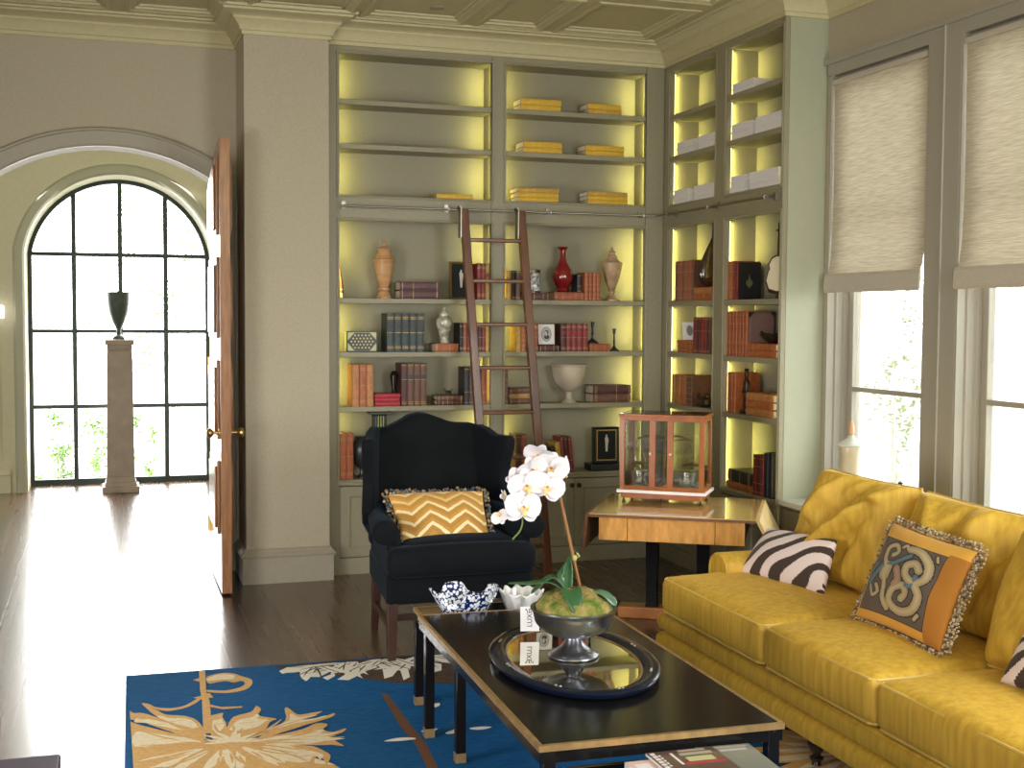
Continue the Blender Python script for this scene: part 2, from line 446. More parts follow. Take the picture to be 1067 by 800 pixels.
BL_M = blind_mat()
hem_m = mat('shade_hem', (.52, .47, .38), .8, var=.1, vscale=40, stretch=(1, 1, 20))
def shade(y0, y1, label):
    t = thing('roman_shade', label, 'window shade', (WX0 + .02, (y0+y1)/2, 2.80))
    b = newbm(); rings = []
    for z, dx in ((2.80, .0), (2.5, .002), (2.2, .004), (2.0, .0), (1.88, -.006), (1.80, -.018), (1.775, -.03)):
        rings.append([(WX0 + .004 + dx, y, z + .006*math.sin(4*y)*(z < 1.9)) for y in [y0 + (y1-y0)*i/10 for i in range(11)]])
    quadstrip(b, rings, False); wobj('shade_panel', b, BL_M, t, smooth=True)
    b = newbm()
    pr = [(-.028, 1.785), (-.036, 1.77), (-.040, 1.70), (-.034, 1.685), (-.028, 1.70), (-.026, 1.77)]
    prism(b, pr, lambda a, c: (WX0 + .0 + a, y0 - .008, c), lambda a, c: (WX0 + a, y1 + .006, c)); wobj('bottom_fold', b, hem_m, t)
    b = newbm(); box(b, WX0 - .012, WX0 + .045, y0, y1, 2.775, 2.80); wobj('head_rail', b, hem_m, t)
shade(5.035, 5.838, 'woven natural shade half lowered over the window nearest the bookcase')
shade(3.96, 4.768, 'woven natural shade half lowered over the window at the right edge')

# ------------------------------------------------------------------ entrance hall
A2 = seg_arch(.14, .79, 1.97, .80, 40)
arch_wall('wall_hall_far', hall_m, -3.6, 3.2, 3.35, A2, 11.62, 12.20)
b = newbm(); sweep(b, A2, [(0, 11.625), (0, 11.60), (.02, 11.585), (.075, 11.585), (.09, 11.60), (.10, 11.625)], lambda x, z, y: (x, y, z), side=-1)
struct('trim_4', b, mat('hall_trim', (.40, .40, .30), .5))
b = newbm(); box(b, -3.6, -3.4, 7.93, 11.62, 0, 3.35); struct('wall_hall_left', b, hall_m)
b = newbm(); box(b, 1.9, 2.1, 7.93, 11.62, 0, 3.35); struct('wall_hall_right', b, hall_m)
b = newbm(); box(b, -3.6, 3.2, 7.93, 12.2, 3.30, 3.36); struct('ceiling_hall', b, hall_m)
b = newbm(); sweep(b, [(-3.4, 11.62), (-.79, 11.62)], BB, lambda x, y, z: (x, y, z)); struct('baseboard_hall', b, hall_m)
b = newbm()   # raised wall panel left of the window
sweep(b, [(-1.9, .30), (-1.9, 2.5), (-.86, 2.5), (-.86, .30)], [(0, 11.62), (0, 11.605), (.02, 11.60), (.04, 11.61), (.04, 11.62)], lambda x, z, y: (x, y, z), closed=True)
struct('trim_5', b, hall_m)
root = bpy.data.objects.new('window_1', None); COL.objects.link(root); root['kind'] = 'structure'; root.location = (.14, 12.08, 0)
A3 = seg_arch(.14, .79, 1.97, .80, 40)
b = newbm(); sweep(b, A3, [(0, 12.03), (-.035, 12.03), (-.035, 12.11), (0, 12.11)], lambda x, z, y: (x, y, z), side=-1)
box(b, -.65, .93, 12.04, 12.10, 0, .05)
wobj('outer_frame', b, bronze_m, root)
def arcz(x): return 1.97 + math.sqrt(max(0, .80**2 - (x-.14)**2)) - .03
for x in (-.26, .14, .54):
    b = newbm(); box(b, x-.020, x+.020, 12.05, 12.10, .02, arcz(x)); wobj('muntin', b, bronze_m, root)
for z in (2.09, 1.395, .71):
    hw = .77 if z < 2 else .775
    b = newbm(); box(b, .14-hw, .14+hw, 12.055, 12.095, z-.018, z+.018); wobj('muntin', b, bronze_m, root)
b = newbm(); b.faces.new([b.verts.new((x, 12.075, z)) for x, z in A3]); wobj('glass_pane', b, GL, root)

# the right leaf of the double door, standing open into the room
root = bpy.data.objects.new('door_1', None); COL.objects.link(root); root['kind'] = 'structure'; root.location = (.628, 7.70, 0)
def dtop(y): return 1.424 + math.sqrt(1.21 - ((y - 7.01) * .62/.69)**2) - .012
ys = [7.01 + .69*i/14 for i in range(15)]
b = newbm(); poly = [(7.01, .012)] + [(y, dtop(y)) for y in ys] + [(7.70, .012)]
prism(b, poly, lambda y, z: (.600, y, z), lambda y, z: (.656, y, z)); wobj('door_leaf', b, oakd_m, root, bevel=.002, bseg=1)
for z0, z1 in ((.33, .74), (.86, 1.30), (1.42, 1.87), (1.99, None)):
    for s in (-1, 1):
        X = .600 if s < 0 else .656
        ya, yc = 7.10, 7.61
        zt = lambda y: (z1 if z1 else dtop(y) - .09)
        o1 = [(ya, z0)] + [(y, zt(y)) for y in [ya + (yc-ya)*i/8 for i in range(9)]] + [(yc, z0)]
        b = newbm(); prism(b, o1, lambda y, z: (X, y, z), lambda y, z: (X + s*.014, y, z))
        cy = (ya+yc)/2; o2 = [(cy + (y-cy)*.80, z0 + (z-z0)*.84 + .03) for y, z in o1]
        prism(b, o2, lambda y, z: (X + s*.014, y, z), lambda y, z: (X + s*.024, y, z))
        wobj('raised_panel', b, oakd_m, root, bevel=.004, bseg=2)
for s in (-1, 1):
    X = .600 if s < 0 else .656
    b = newbm(); Mx = Matrix.Translation((X, 7.065, .90)) @ Matrix.Rotation(s*PI/2, 4, 'Y')
    lathe(b, [(.0, 0), (.026, 0), (.026, .006), (.010, .010), (.009, .035), (.016, .040), (.027, .050), (.028, .062), (.018, .072), (0, .074)], 16)
    bmesh.ops.transform(b, matrix=Mx, verts=b.verts); wobj('door_knob', b, brass_m, root, smooth=True)
for z in (.30, 1.25, 2.15):
    b = newbm(); tube(b, [(.592, 7.71, z-.05), (.592, 7.71, z+.05)], .010); box(b, .592, .604, 7.66, 7.71, z-.045, z+.045); wobj('door_hinge', b, brass_m, root)

# pedestal and urn in the hall
t = thing('stone_pedestal', 'tall square stone pedestal standing before the arched window', 'pedestal', (.12, 11.50, 0))
st_m = mat('pedestal_stone', (.36, .30, .25), .6, var=.12, vscale=8)
def sq(bm, h0, h1, w0, w1=None):
    w1 = w1 or w0
    quadstrip(bm, [[(-w0, -w0, h0), (w0, -w0, h0), (w0, w0, h0), (-w0, w0, h0)], [(-w1, -w1, h1), (w1, -w1, h1), (w1, w1, h1), (-w1, w1, h1)]], True, True)
b = newbm(); sq(b, 0, .055, .155); sq(b, .055, .09, .135, .13); sq(b, .09, .14, .125, .117); obj('plinth', b, st_m, t, bevel=.004, bseg=1)
b = newbm(); sq(b, .14, 1.235, .116, .106)
for s in (-1, 1):
    box(b, -.075, .075, s*.104 - .006, s*.104 + .006, .2, 1.18) if False else None
obj('shaft', b, st_m, t, bevel=.003, bseg=1)
b = newbm(); sq(b, 1.235, 1.255, .10, .105); sq(b, 1.255, 1.285, .107); sq(b, 1.285, 1.33, .122, .124); obj('capital', b, st_m, t, bevel=.003, bseg=1)
t = thing('bronze_urn', 'tall green-grey goblet urn standing on the stone pedestal', 'urn', (.115, 11.50, 1.33))
urn_m = mat('patina_bronze', (.055, .075, .062), .5, metal=.3, var=.2, vscale=20)
b = newbm(); box(b, -.05, .05, -.05, .05, 0, .018); lathe(b, [(0, .018), (.045, .018), (.044, .028), (.022, .045), (.018, .085), (.026, .10)], 20); obj('foot', b, urn_m, t, smooth=True)
b = newbm(); lathe(b, [(.0, .10), (.026, .10), (.055, .16), (.082, .24), (.094, .32), (.098, .40), (.102, .415), (.096, .415), (.090, .33), (.05, .16), (0, .14)], 28); obj('bowl', b, urn_m, t, smooth=True)
t = thing('glowing_wall_box', 'small glowing white box on the hall wall at the left edge', 'wall light', (-.858, 11.615, 1.565))  # bright patch of unknown cause, built as a glowing box
b = newbm(); box(b, -.025, .025, -.015, 0, -.045, .045); obj('back_plate', b, brass_m, t)
b = newbm(); box(b, -.045, .038, -.075, -.015, -.055, .055); obj('glow_box', b, mat('wall_box_glow', (1, 1, 1), .5, emit=(1, .97, .92), estr=3), t, bevel=.008)

# recessed downlight
t = thing('recessed_downlight', 'small lit recessed downlight in the ceiling coffer over the bookcase', 'ceiling light', (1.81, 7.00, ZC + .024))
b = newbm(); lathe(b, [(.030, -.004), (.042, -.004), (.042, 0), (.030, 0), (.030, -.004)], 24); obj('trim_ring', b, trim_m, t)
b = newbm(); lathe(b, [(0, -.003), (.028, -.003), (.028, 0), (0, 0)], 24); obj('bulb', b, mat('bulb_glow', (1, 1, 1), .5, emit=(1, .95, .8), estr=12), t)

# ------------------------------------------------------------------ outside
b = newbm(); box(b, -30, 40, 12.25, 60, -.35, -.25); box(b, 4.4, 40, -20, 12.25, -.35, -.25)
struct('ground', b, mat('pale_gravel', (.6, .6, .55), .9, var=.1, vscale=3))
leafA = mat('leaf_green', (.16, .32, .05), .6); leafB = mat('leaf_olive', (.26, .32, .16), .6); bark = mat('bark', (.42, .38, .32), .9)
def shrub(name, label, cat, loc, sz, n, ls, seed, group=None, trunk=0, m=leafA):
    rn = random.Random(seed); t = thing(name, label, cat, loc, 0, group)
    b = newbm(); hubs = [Vector((rn.gauss(0, .42)*sz[0], rn.gauss(0, .42)*sz[1], sz[2]*rn.uniform(.1, 1))) for _ in range(max(4, n//60))]
    for i in range(n):
        h = rn.choice(hubs); c = h + Vector((rn.gauss(0, .10)*sz[0], rn.gauss(0, .10)*sz[1], rn.gauss(0, .07)*sz[2] + trunk))
        a = Vector((rn.gauss(0, 1), rn.gauss(0, 1), rn.gauss(0, .6))).normalized() * ls; d = a.cross(Vector((rn.random(), rn.random(), 1))).normalized() * ls * .45
        b.faces.new([b.verts.new(c + q) for q in (-a, d, a, -d)])
    obj('foliage', b, m, t)
    b = newbm(); 
    for h in hubs: tube(b, catmull([(0, 0, 0), (h.x*.3, h.y*.3, trunk + h.z*.4), h + Vector((0, 0, trunk))], 3), [.008]*3 + [.005]*3 + [.002], 5)
    obj('branches', b, bark, t)
shrub('garden_shrub', 'low green shrub outside the lower left panes of the arched window', 'shrub', (-.45, 13.6, -.25), (.5, .25, .75), 700, .035, 1)
shrub('garden_shrub', 'low green shrub just left of the pedestal outside the arched window', 'shrub', (.05, 14.2, -.25), (.4, .3, .8), 500, .035, 2)
shrub('garden_tree', 'leafy tree outside the upper right panes of the arched window', 'tree', (.75, 15.2, -.25), (.75, .5, 2.4), 700, .045, 3, trunk=.9, m=leafB)
shrub('garden_tree', 'sparse leafy tree outside the window nearest the bookcase', 'tree', (6.3, 9.0, -.25), (.6, .7, 2.3), 600, .035, 4, trunk=.3, m=leafB)
shrub('garden_tree', 'leafy tree outside the window at the right edge', 'tree', (6.4, 7.2, -.25), (.5, .5, 2.3), 160, .035, 5, trunk=.3, m=leafB)
# ------------------------------------------------------------------ bookcases
ZS = {2: 2.822, 3: 2.563, 4: 2.261, 6: 1.654, 7: 1.333, 8: 1.007, 9: .570}
led_m = mat('led_glow', (1, .95, .5), .5, emit=(1, .90, .34), estr=2.6)
iron_m = mat('knob_iron', (.03, .025, .02), .4, metal=.6)
LED = []
def bookcase(name, label, loc, rz, L, bays, ends):
    t = thing(name, label, 'bookcase', loc, rz)
    d = .225; H = 3.20
    b = newbm()   # face frame: stiles and rails
    xs = [0] + [v for bb in bays for v in bb] + [L]
    for i in range(0, len(xs), 2):
        box(b, xs[i], xs[i+1], 0, .03, 0, H)
    for (x0, x1) in bays:
        for (z0, z1) in ((3.088, H), (2.114, ZS[4]), (.535, ZS[9]), (0, .10)):
            box(b, x0, x1, 0, .03, z0, z1)
    for (x0, x1) in bays:                            # thin beads round the openings
        for (z0, z1) in ((2.261, 3.088), (.57, 2.114)):
            sweep(b, [(x0, z0), (x0, z1), (x1, z1), (x1, z0)], [(-.016, 0), (-.016, -.004), (-.010, -.006), (-.006, -.003), (-.006, 0)],
                  lambda x, z, y: (x, y, z), closed=True)
    obj('face_frame', b, case_m, t, bevel=.002, bseg=1)
    b = newbm(); box(b, 0, L - .013, d - .02, d, 0, H); obj('back_panel', b, back_m, t)
    for i, (x0, x1) in enumerate(bays):
        b = newbm(); box(b, x0 - .02, x0 - .010, .03, d - .02, .1, H); obj('side_panel', b, back_m, t)
        b = newbm(); box(b, x1 + .010, x1 + .02, .03, d - .02, .1, H); obj('side_panel', b, back_m, t)
        b = newbm(); box(b, x0 - .01, x1 + .01, .03, d - .02, 3.088, 3.11); obj('side_panel', b, back_m, t)
        for k, z in ZS.items():
            th = .030
            b = newbm(); box(b, x0, x1, .004 if k not in (4, 9) else .031, d - .02, z - th, z); box(b, x0 - .010, x1 + .010, .045, d - .02, z - th + .001, z - .001); obj('shelf', b, case_m, t, bevel=.002, bseg=1)
        cells = [(ZS[2], 3.088), (ZS[3], ZS[2]-.03), (ZS[4], ZS[3]-.03), (ZS[6], 2.114), (ZS[7], ZS[6]-.03), (ZS[8], ZS[7]-.03), (ZS[9], ZS[8]-.03)]
        for (z0, z1) in cells:
            for s in (0, 1):
                xx = x0 - .009 if s == 0 else x1 + .002
                b = newbm(); box(b, xx, xx + .007, .031, .037, z0 + .006, z1 - .006); obj('light_strip', b, led_m, t)
                LED.append((t, (x0 - .003 if s == 0 else x1 + .003), .040, (z0+z1)/2, z1 - z0 - .03, s))
        mid = (x0 + x1)/2                             # two cupboard doors under each bay
        for j, (a, c) in enumerate(((x0 + .002, mid - .002), (mid + .002, x1 - .002))):
            b = newbm(); box(b, a, c, -.002, .018, .105, .53)
            sweep(b, [(a+.045, .15), (a+.045, .485), (c-.045, .485), (c-.045, .15)], [(0, -.002), (0, -.008), (.012, -.010), (.02, -.004), (.03, .004), (.03, -.002)], lambda x, z, y: (x, y, z), closed=True)
            dr = obj('cupboard_door', b, case_m, t, bevel=.001, bseg=1)
            b = newbm(); kx = c - .022 if j == 0 else a + .022
            lathe(b, [(0, 0), (.008, 0), (.006, .010), (.014, .016), (.015, .022), (.008, .028), (0, .029)], 14)
            bmesh.ops.transform(b, matrix=Matrix.Translation((kx, -.002, .49)) @ Matrix.Rotation(PI/2, 4, 'X'), verts=b.verts)
            obj('knob', b, iron_m, dr, smooth=True)
    if ends:
        b = newbm(); box(b, L - .012, L, .0305, .2595, 0, 3.20); obj('end_panel', b, mat('end_panel_lit_paint', (.36, .37, .26), .45, var=.02), t)  # paler and greener than the case: window light put into its colour
    return t
bookcase('built_in_bookcase', 'wide grey-green lit bookcase on the back wall behind the wing chair', (1.243, 7.390, 0), 0, 2.167,
         [(.078, 1.015), (1.106, 2.041)], False)
bookcase('built_in_bookcase', 'narrower grey-green lit bookcase on the right wall beside the windows', (3.410, 7.390, 0), -PI/2, 1.490,
         [(.083, .703), (.844, 1.466)], True)
for (t, x, y, z, h, s) in LED:
    l = bpy.data.lights.new('shelf_light', 'AREA'); l.shape = 'RECTANGLE'; l.size = .02; l.size_y = h
    l.energy = LED_W * h; l.color = (1, .91, .27)
    o = bpy.data.objects.new('shelf_light', l); COL.objects.link(o)
    Mt = Matrix.Translation(t.location) @ t.rotation_euler.to_matrix().to_4x4()
    l.spread = rad(120); dirv = Vector((.10 if s == 0 else -.10, 1, 0)).normalized()
    q = dirv.to_track_quat('-Z', 'Y').to_matrix().to_4x4()
    # keep the strip's long side vertical
    o.matrix_world = Mt @ Matrix.Translation((x, y, z)) @ q

# brass rail and library ladder
t = thing('ladder_rail', 'slim metal ladder rail running across both bookcases at mid height', 'rail', (2.3, 7.31, 2.19))
b = newbm(); tube(b, [(1.325, 7.315, 2.19), (3.25, 7.315, 2.19), (3.30, 7.300, 2.19), (3.335, 7.25, 2.19), (3.335, 5.93, 2.19)], .0065, 10); wobj('rail_bar', b, steel_m, t, smooth=True)
for x, y, dx, dy in ((1.345, 7.315, 0, 1), (1.97, 7.315, 0, 1), (2.62, 7.315, 0, 1), (3.24, 7.315, 0, 1), (3.335, 7.18, 1, 0), (3.335, 6.62, 1, 0), (3.335, 5.96, 1, 0)):
    b = newbm()
    wx, wy = x + dx*.070, y + dy*.068
    box(b, wx - .012 - dx*-.0, wx + .012 if not dx else wx + .004, wy - (.012 if dx else .004), wy + (.012 if dx else .004), 2.178, 2.222)
    tube(b, [(wx, wy, 2.195), (x, y, 2.19)], .006, 8); lathe(b, [(0, -.009), (.010, -.009), (.010, .009), (0, .009)], 12, (x, y, 2.19))
    wobj('bracket', b, steel_m, t, smooth=True, ang=30)
lad_m = mat('ladder_wood', (.135, .046, .016), .35, var=.3, vscale=14, stretch=(1, 1, .3), coat=.3)
t = thing('library_ladder', 'dark red-brown wooden library ladder leaning on the rail of the bookcase', 'ladder', (2.33, 7.02, 0))
def lp(side, z):
    k = 1 - z/2.2
    return Vector(((2.05 if side == 0 else 2.41) + .10*k, 7.285 - .265*k, z))
for s in (0, 1):
    b = newbm(); rings = []
    for z in (0, .6, 1.2, 1.8, 2.19):
        p = lp(s, z); w = .0245
        rings.append([(p.x - w, p.y - .030, z), (p.x + w, p.y - .030, z), (p.x + w, p.y + .012, z), (p.x - w, p.y + .012, z)])
    quadstrip(b, rings, True, True); wobj('stile', b, lad_m, t, bevel=.005)
    p = lp(s, 2.12); b = newbm(); box(b, p.x - .030, p.x - .021, p.y - .028, p.y + .028, 2.02, 2.20)
    box(b, p.x - .030, p.x - .016, p.y - .006, p.y + .050, 2.185, 2.21); wobj('hook', b, steel_m, t, bevel=.002)
for z in (.183, .45, .715, .98, 1.244, 1.502, 1.762, 2.006):
    a, c = lp(0, z), lp(1, z)
    b = newbm(); box(b, a.x + .019, c.x - .019, a.y - .036, a.y + .016, z - .011, z + .011); wobj('rung', b, lad_m, t, bevel=.005)

# low cabinet under the windows
t = thing('window_cabinet', 'low built-in cabinet under the windows beyond the sofa', 'cabinet', (3.54, 4.9, 0))
b = newbm(); box(b, 3.43, 3.665, 2.6, 5.896, 0, .555); wobj('carcass', b, mat('cabinet_grey', (.16, .15, .125), .5), t)
b = newbm(); box(b, 3.41, 3.668, 2.6, 5.898, .555, .585); wobj('top', b, mat('counter_paint', (.45, .45, .38), .35), t, bevel=.004)
for i in range(5):
    y1 = 5.85 - i*.62
    b = newbm(); box(b, 3.415, 3.43, y1 - .60, y1, .06, .54); wobj('cupboard_door', b, MATS['cabinet_grey'], t, bevel=.003)
# jars on it
cream_m = mat('cream_ceramic', (.62, .52, .34), .3, var=.08, vscale=10, coat=.3)
t = thing('lidded_jar', 'tall cream jar with pointed lid on the cabinet under the window', 'jar', (3.575, 5.47, .585))
b = newbm(); lathe(b, [(0, 0), (.052, 0), (.055, .01), (.050, .05), (.052, .28), (.060, .315), (.058, .322), (0, .322)], 28); obj('body', b, cream_m, t, smooth=True)
b = newbm(); lathe(b, [(0, .322), (.072, .322), (.074, .330), (.050, .345), (.022, .365), (.014, .378), (0, .380)], 28); obj('lid', b, mat('pale_ceramic', (.55, .57, .48), .3), t, smooth=True)
b = newbm(); lathe(b, [(0, .379), (.012, .380), (.016, .395), (.013, .42), (.008, .445), (0, .455)], 20); obj('finial', b, mat('terracotta', (.55, .32, .16), .5), t, smooth=True)
t = thing('dark_finial_box', 'small dark lidded box showing its finial just above the sofa back', 'box', (3.56, 5.03, .585))
b = newbm(); box(b, -.06, .06, -.06, .06, 0, .155); obj('body', b, black_m, t, bevel=.004)
b = newbm(); lathe(b, [(0, .155), (.058, .155), (.056, .165), (.018, .180), (.008, .186), (.015, .194), (0, .204)], 20); obj('lid', b, black_m, t, smooth=True)

# ------------------------------------------------------------------ books
def lm(name, col, v=.22): return mat('leather_' + name, col, .45, var=v, vscale=30, bump=.05)
LE = dict(red=lm('red', (.20, .020, .018)), orange=lm('orange', (.36, .10, .028)), tan=lm('tan', (.42, .17, .05)), maroon=lm('maroon', (.075, .020, .018)),
          brown=lm('brown', (.13, .055, .030)), dark=lm('dark', (.020, .020, .018)), green=lm('green', (.022, .042, .038)), black=lm('black', (.010, .011, .013)),
          scarlet=lm('scarlet', (.38, .016, .03), .1), yellow=lm('yellow', (.62, .38, .030), .12), gold=lm('gold', (.50, .30, .05)), white=lm('white', (.80, .78, .76), .04),
          mauve=lm('mauve', (.17, .10, .10), .1), rust=lm('rust', (.30, .075, .025)), gilt=lm('gilt', (.38, .22, .08)))
gilt_m = mat('gilding', (.42, .25, .10), .4, metal=.4); redlab = mat('red_label', (.30, .02, .02), .5); darklab = mat('dark_label', (.03, .03, .03), .5)
page_m = mat('page_edges', (.62, .55, .40), .8, var=.15, vscale=5, stretch=(60, 1, 60)); wpage_m = mat('white_page_edges', (.78, .76, .74), .8, var=.08, vscale=5, stretch=(60, 1, 60))
def book(label, loc, rz, t, L, d, leather, flat=False, bands='gilt', group=None, pages=None, lean=0, flip=False, name='book', lab=None):
    """t thickness, L height, d depth; the spine faces the book's own -y"""
    root = thing(name, label, 'book', loc, rz, group)
    if lean: root.rotation_euler = (0, lean, rz) if not rz else (lean, 0, rz)
    mp = (lambda a, c, e: (c, e, a)) if flat else (lambda a, c, e: (a, e, c))
    if flip: mp = (lambda a, c, e: (c, d - e, a)) if flat else (lambda a, c, e: (a, d - e, c))
    def bx(bm, a0, a1, c0, c1, e0, e1, mi=0):
        vs = []
        for e in (e0, e1):
            for c in (c0, c1):
                for a in (a0, a1): vs.append(bm.verts.new(mp(a, c, e)))
        for f in ((0, 2, 3, 1), (4, 5, 7, 6), (0, 1, 5, 4), (2, 6, 7, 3), (0, 4, 6, 2), (1, 3, 7, 5)):
            bm.faces.new([vs[i] for i in f]).material_index = mi
    b = newbm(); w = min(.004, t*.15)
    bx(b, 0, w, 0, L, .004, d); bx(b, t - w, t, 0, L, .004, d)
    # rounded spine
    prof = [(0, .006), (t*.12, .0015), (t*.35, 0), (t*.65, 0), (t*.88, .0015), (t, .006), (t - w, .009), (w, .009)]
    A = [b.verts.new(mp(a, 0, e)) for a, e in prof]; B = [b.verts.new(mp(a, L, e)) for a, e in prof]
    b.faces.new(A); b.faces.new(B)
    for i in range(len(prof)): b.faces.new((A[i], A[(i+1) % 8], B[(i+1) % 8], B[i]))
    if bands:
        for k in ((.06, .22, .40, .58, .76, .94), (.05, .09, .62, .95), (.08, .30, .72, .92), (.10, .14, .50, .86, .90), (.06, .34, .94))[sum(map(ord, (group or leather))) % 5]:
            hh = .0014 if t > .015 else .0010
            bx(b, t*.06, t*.94, L*k - hh, L*k + hh, -.0012, .003, 1)
        if lab:
            bx(b, t*.10, t*.90, L*.62, L*.73, -.0006, .003, 2)
    obj('cover', b, [LE[leather], gilt_m, (redlab if lab == 'red' else darklab)], root)
    b = newbm(); bx(b, w, t - w, .003, L - .003, .008, d - .004); obj('pages', b, pages or page_m, root)
    return root
ORD = ['first', 'second', 'third', 'fourth', 'fifth', 'sixth', 'seventh', 'eighth', 'ninth']
def rowlab(i, n, desc, where, verb='upright'):
    if n == 1: return f'{desc} {where}'
    w = {1: 'left', 2: 'middle'}
    return f'{ORD[i]} from left of the {n} {desc} {where}'
YF = 7.405
def brow(x0, x1, shelf, h, cols, desc, where, group, d=.15, lab=None, dz=0, bands='gilt', yo=0):
    n = len(cols); w = (x1 - x0)/n
    for i, c in enumerate(cols):
        hh = h * (1 - R.uniform(0, .012)); g = R.uniform(0, .006)
        book(rowlab(i, n, desc, where), (x0 + i*w, YF + g + yo, ZS[shelf] + dz), 0, w*.95, hh, d, c, group=group, lab=lab, bands=bands)
def bstack(x0, x1, shelf, h, cols, desc, where, group, d=.15, pages=None, dz=0, jit=.006, yo=0, bands='gilt', bot='bottom'):
    n = len(cols); t = h/n
    pos = {1: [''], 2: ['lower of two ', 'upper of two '], 3: ['bottom of three ', 'middle of three ', 'top of three '], 4: ['bottom one of the four ', 'second lowest of the four ', 'second highest of the four ', 'top one of the four ']}[n]
    for i, c in enumerate(cols):
        j = R.uniform(0, jit)
        book(pos[i] + desc + ' ' + where, (x0 + j, YF + R.uniform(0, .006) + yo, ZS[shelf] + dz + i*t), 0, t*.98, x1 - x0 - j - R.uniform(0, jit), d, c, flat=True, group=group, pages=pages, bands=bands)
XF = 3.425
def rrow(y0, y1, shelf, h, cols, desc, where, group, d=.15, lab=None, bands='gilt', xo=0):
    """books on the right-hand bookcase, y0 the far (left-hand) end"""
    n = len(cols); w = (y0 - y1)/n
    for i, c in enumerate(cols):
        book(rowlab(i, n, desc, where), (XF + R.uniform(0, .006) + xo, y0 - i*w, ZS[shelf]), -PI/2, w*.985, h*(1 - R.uniform(0, .012)), d, c, group=group, lab=lab, bands=bands)
def rstack(y0, y1, shelf, h, cols, desc, where, group, d=.15, pages=None, dz=0, bands='gilt', flip=False, jit=.006):
    n = len(cols); t = h/n
    pos = {1: [''], 2: ['lower of two ', 'upper of two '], 3: ['bottom of three ', 'middle of three ', 'top of three '], 4: ['bottom one of the four ', 'second lowest of the four ', 'second highest of the four ', 'top one of the four ']}[n]
    for i, c in enumerate(cols):
        j = R.uniform(0, jit)
        book(pos[i] + desc + ' ' + where, (XF + R.uniform(0, .006), y0 - j, ZS[shelf] + dz + i*t), -PI/2, t*.98, y0 - y1 - j, d, c, flat=True, group=group, pages=pages, bands=bands, flip=flip)
YG = 'yellow volumes lying on the top shelves'
bstack(1.915, 2.150, 4, .030, ['yellow'], 'thin yellow book lying alone', 'on the top left section beside the ladder', YG, .16, bands=None)
P = 'yellow volumes'
bstack(2.450, 2.715, 2, .072, ['yellow', 'yellow'], P, 'at left, highest shelf, back wall', YG, .16, wpage_m, bands=None)
bstack(2.893, 3.120, 2, .066, ['gold', 'yellow'], P, 'at right, highest shelf, back wall', YG, .16, wpage_m, bands=None)
bstack(2.465, 2.728, 3, .070, ['yellow', 'yellow'], P, 'at left, second highest shelf, back wall', YG, .16, wpage_m, bands=None)
bstack(2.880, 3.143, 3, .066, ['yellow', 'yellow'], P, 'at right, second highest shelf, back wall', YG, .16, wpage_m, bands=None)
bstack(2.430, 2.705, 4, .086, ['yellow', 'yellow', 'gold'], P, 'at left just above the rail, back wall', YG, .16, wpage_m, bands=None)
bstack(2.895, 3.168, 4, .080, ['yellow', 'yellow', 'gold'], P, 'at right just above the rail, back wall', YG, .16, wpage_m, bands=None)
# back bookcase, left bay
bstack(1.688, 1.941, 6, .104, ['maroon', 'maroon'], 'thick maroon books', 'beside the alabaster urn', 'maroon books beside the alabaster urn')
brow(2.176, 2.256, 6, .222, ['red', 'red', 'gold'], 'red gilt books', 'right of the ladder, above mixed books', 'red books behind the ladder, upper shelf', .14, lab='red')
brow(1.612, 1.845, 7, .234, ['green']*5, 'tall green-black volumes', 'beside the ginger jar', 'green-black set of volumes', .16, lab='dark')
bstack(1.903, 2.062, 7, .052, ['orange'], 'orange-brown book lying flat', 'under the marbled ginger jar', None)
brow(2.066, 2.256, 7, .178, ['black', 'rust', 'red', 'maroon', 'red', 'maroon', 'red', 'gold'], 'mixed red and dark books', 'right of the ginger jar', 'books behind the ladder, middle shelf', .14)
brow(1.402, 1.533, 8, .254, ['tan', 'orange', 'tan'], 'tall tan leather volumes', 'left of the three red books', 'tan volumes on the third shelf', .16)
bstack(1.536, 1.696, 8, .075, ['scarlet']*3, 'bright red books', 'under the small black vase', 'bright red books lying flat', bands=None)
brow(1.700, 1.860, 8, .258, ['maroon', 'brown', 'brown', 'brown'], 'tall brown gilt volumes', 'right of the small black vase', 'brown gilt volumes on the third shelf', .16, lab='dark')
bstack(1.923, 2.092, 8, .058, ['maroon', 'brown'], 'flat brown books', 'under the small bronze figure', 'brown books under the bronze figure')
brow(2.096, 2.240, 8, .233, ['black', 'brown', 'maroon', 'rust'], 'dark and brown books', 'behind the left ladder stile', 'books behind the ladder, third shelf', .14)
brow(1.326, 1.410, 9, .278, ['orange', 'rust'], 'tall orange-red volumes', 'at far left behind wing chair', 'orange-red volumes on the bottom shelf', .16)
# back bookcase, right bay
brow(2.368, 2.455, 6, .180, ['gold', 'black', 'brown'], 'short gilt-spined books', 'left of the patterned jar', 'short books beside the ladder', .14)
bstack(2.500, 2.650, 6, .045, ['maroon'], 'dark brown book lying flat', 'under the black and white jar', None)
bstack(2.672, 2.880, 6, .052, ['rust'], 'orange-red book lying flat', 'under the dark red vase', None)
brow(2.846, 2.880, 6, .112, ['black'], 'short black book', 'standing behind the red vase', None, .10, dz=.053, yo=.04)
brow(2.884, 2.990, 6, .177, ['orange', 'rust', 'orange', 'rust'], 'orange-red gilt books', 'between red vase and marble urn', 'orange-red books beside the red vase', .15)
brow(2.430, 2.494, 7, .175, ['gold', 'orange'], 'orange gilt books', 'at left end, portrait shelf', 'orange books on the portrait shelf', .14)
brow(2.520, 2.575, 7, .175, ['red', 'rust'], 'red gilt books', 'left of the portrait', 'red books left of the portrait', .14)
bstack(2.580, 2.722, 7, .040, ['maroon'], 'dark red book lying flat', 'under the framed portrait photograph', None)
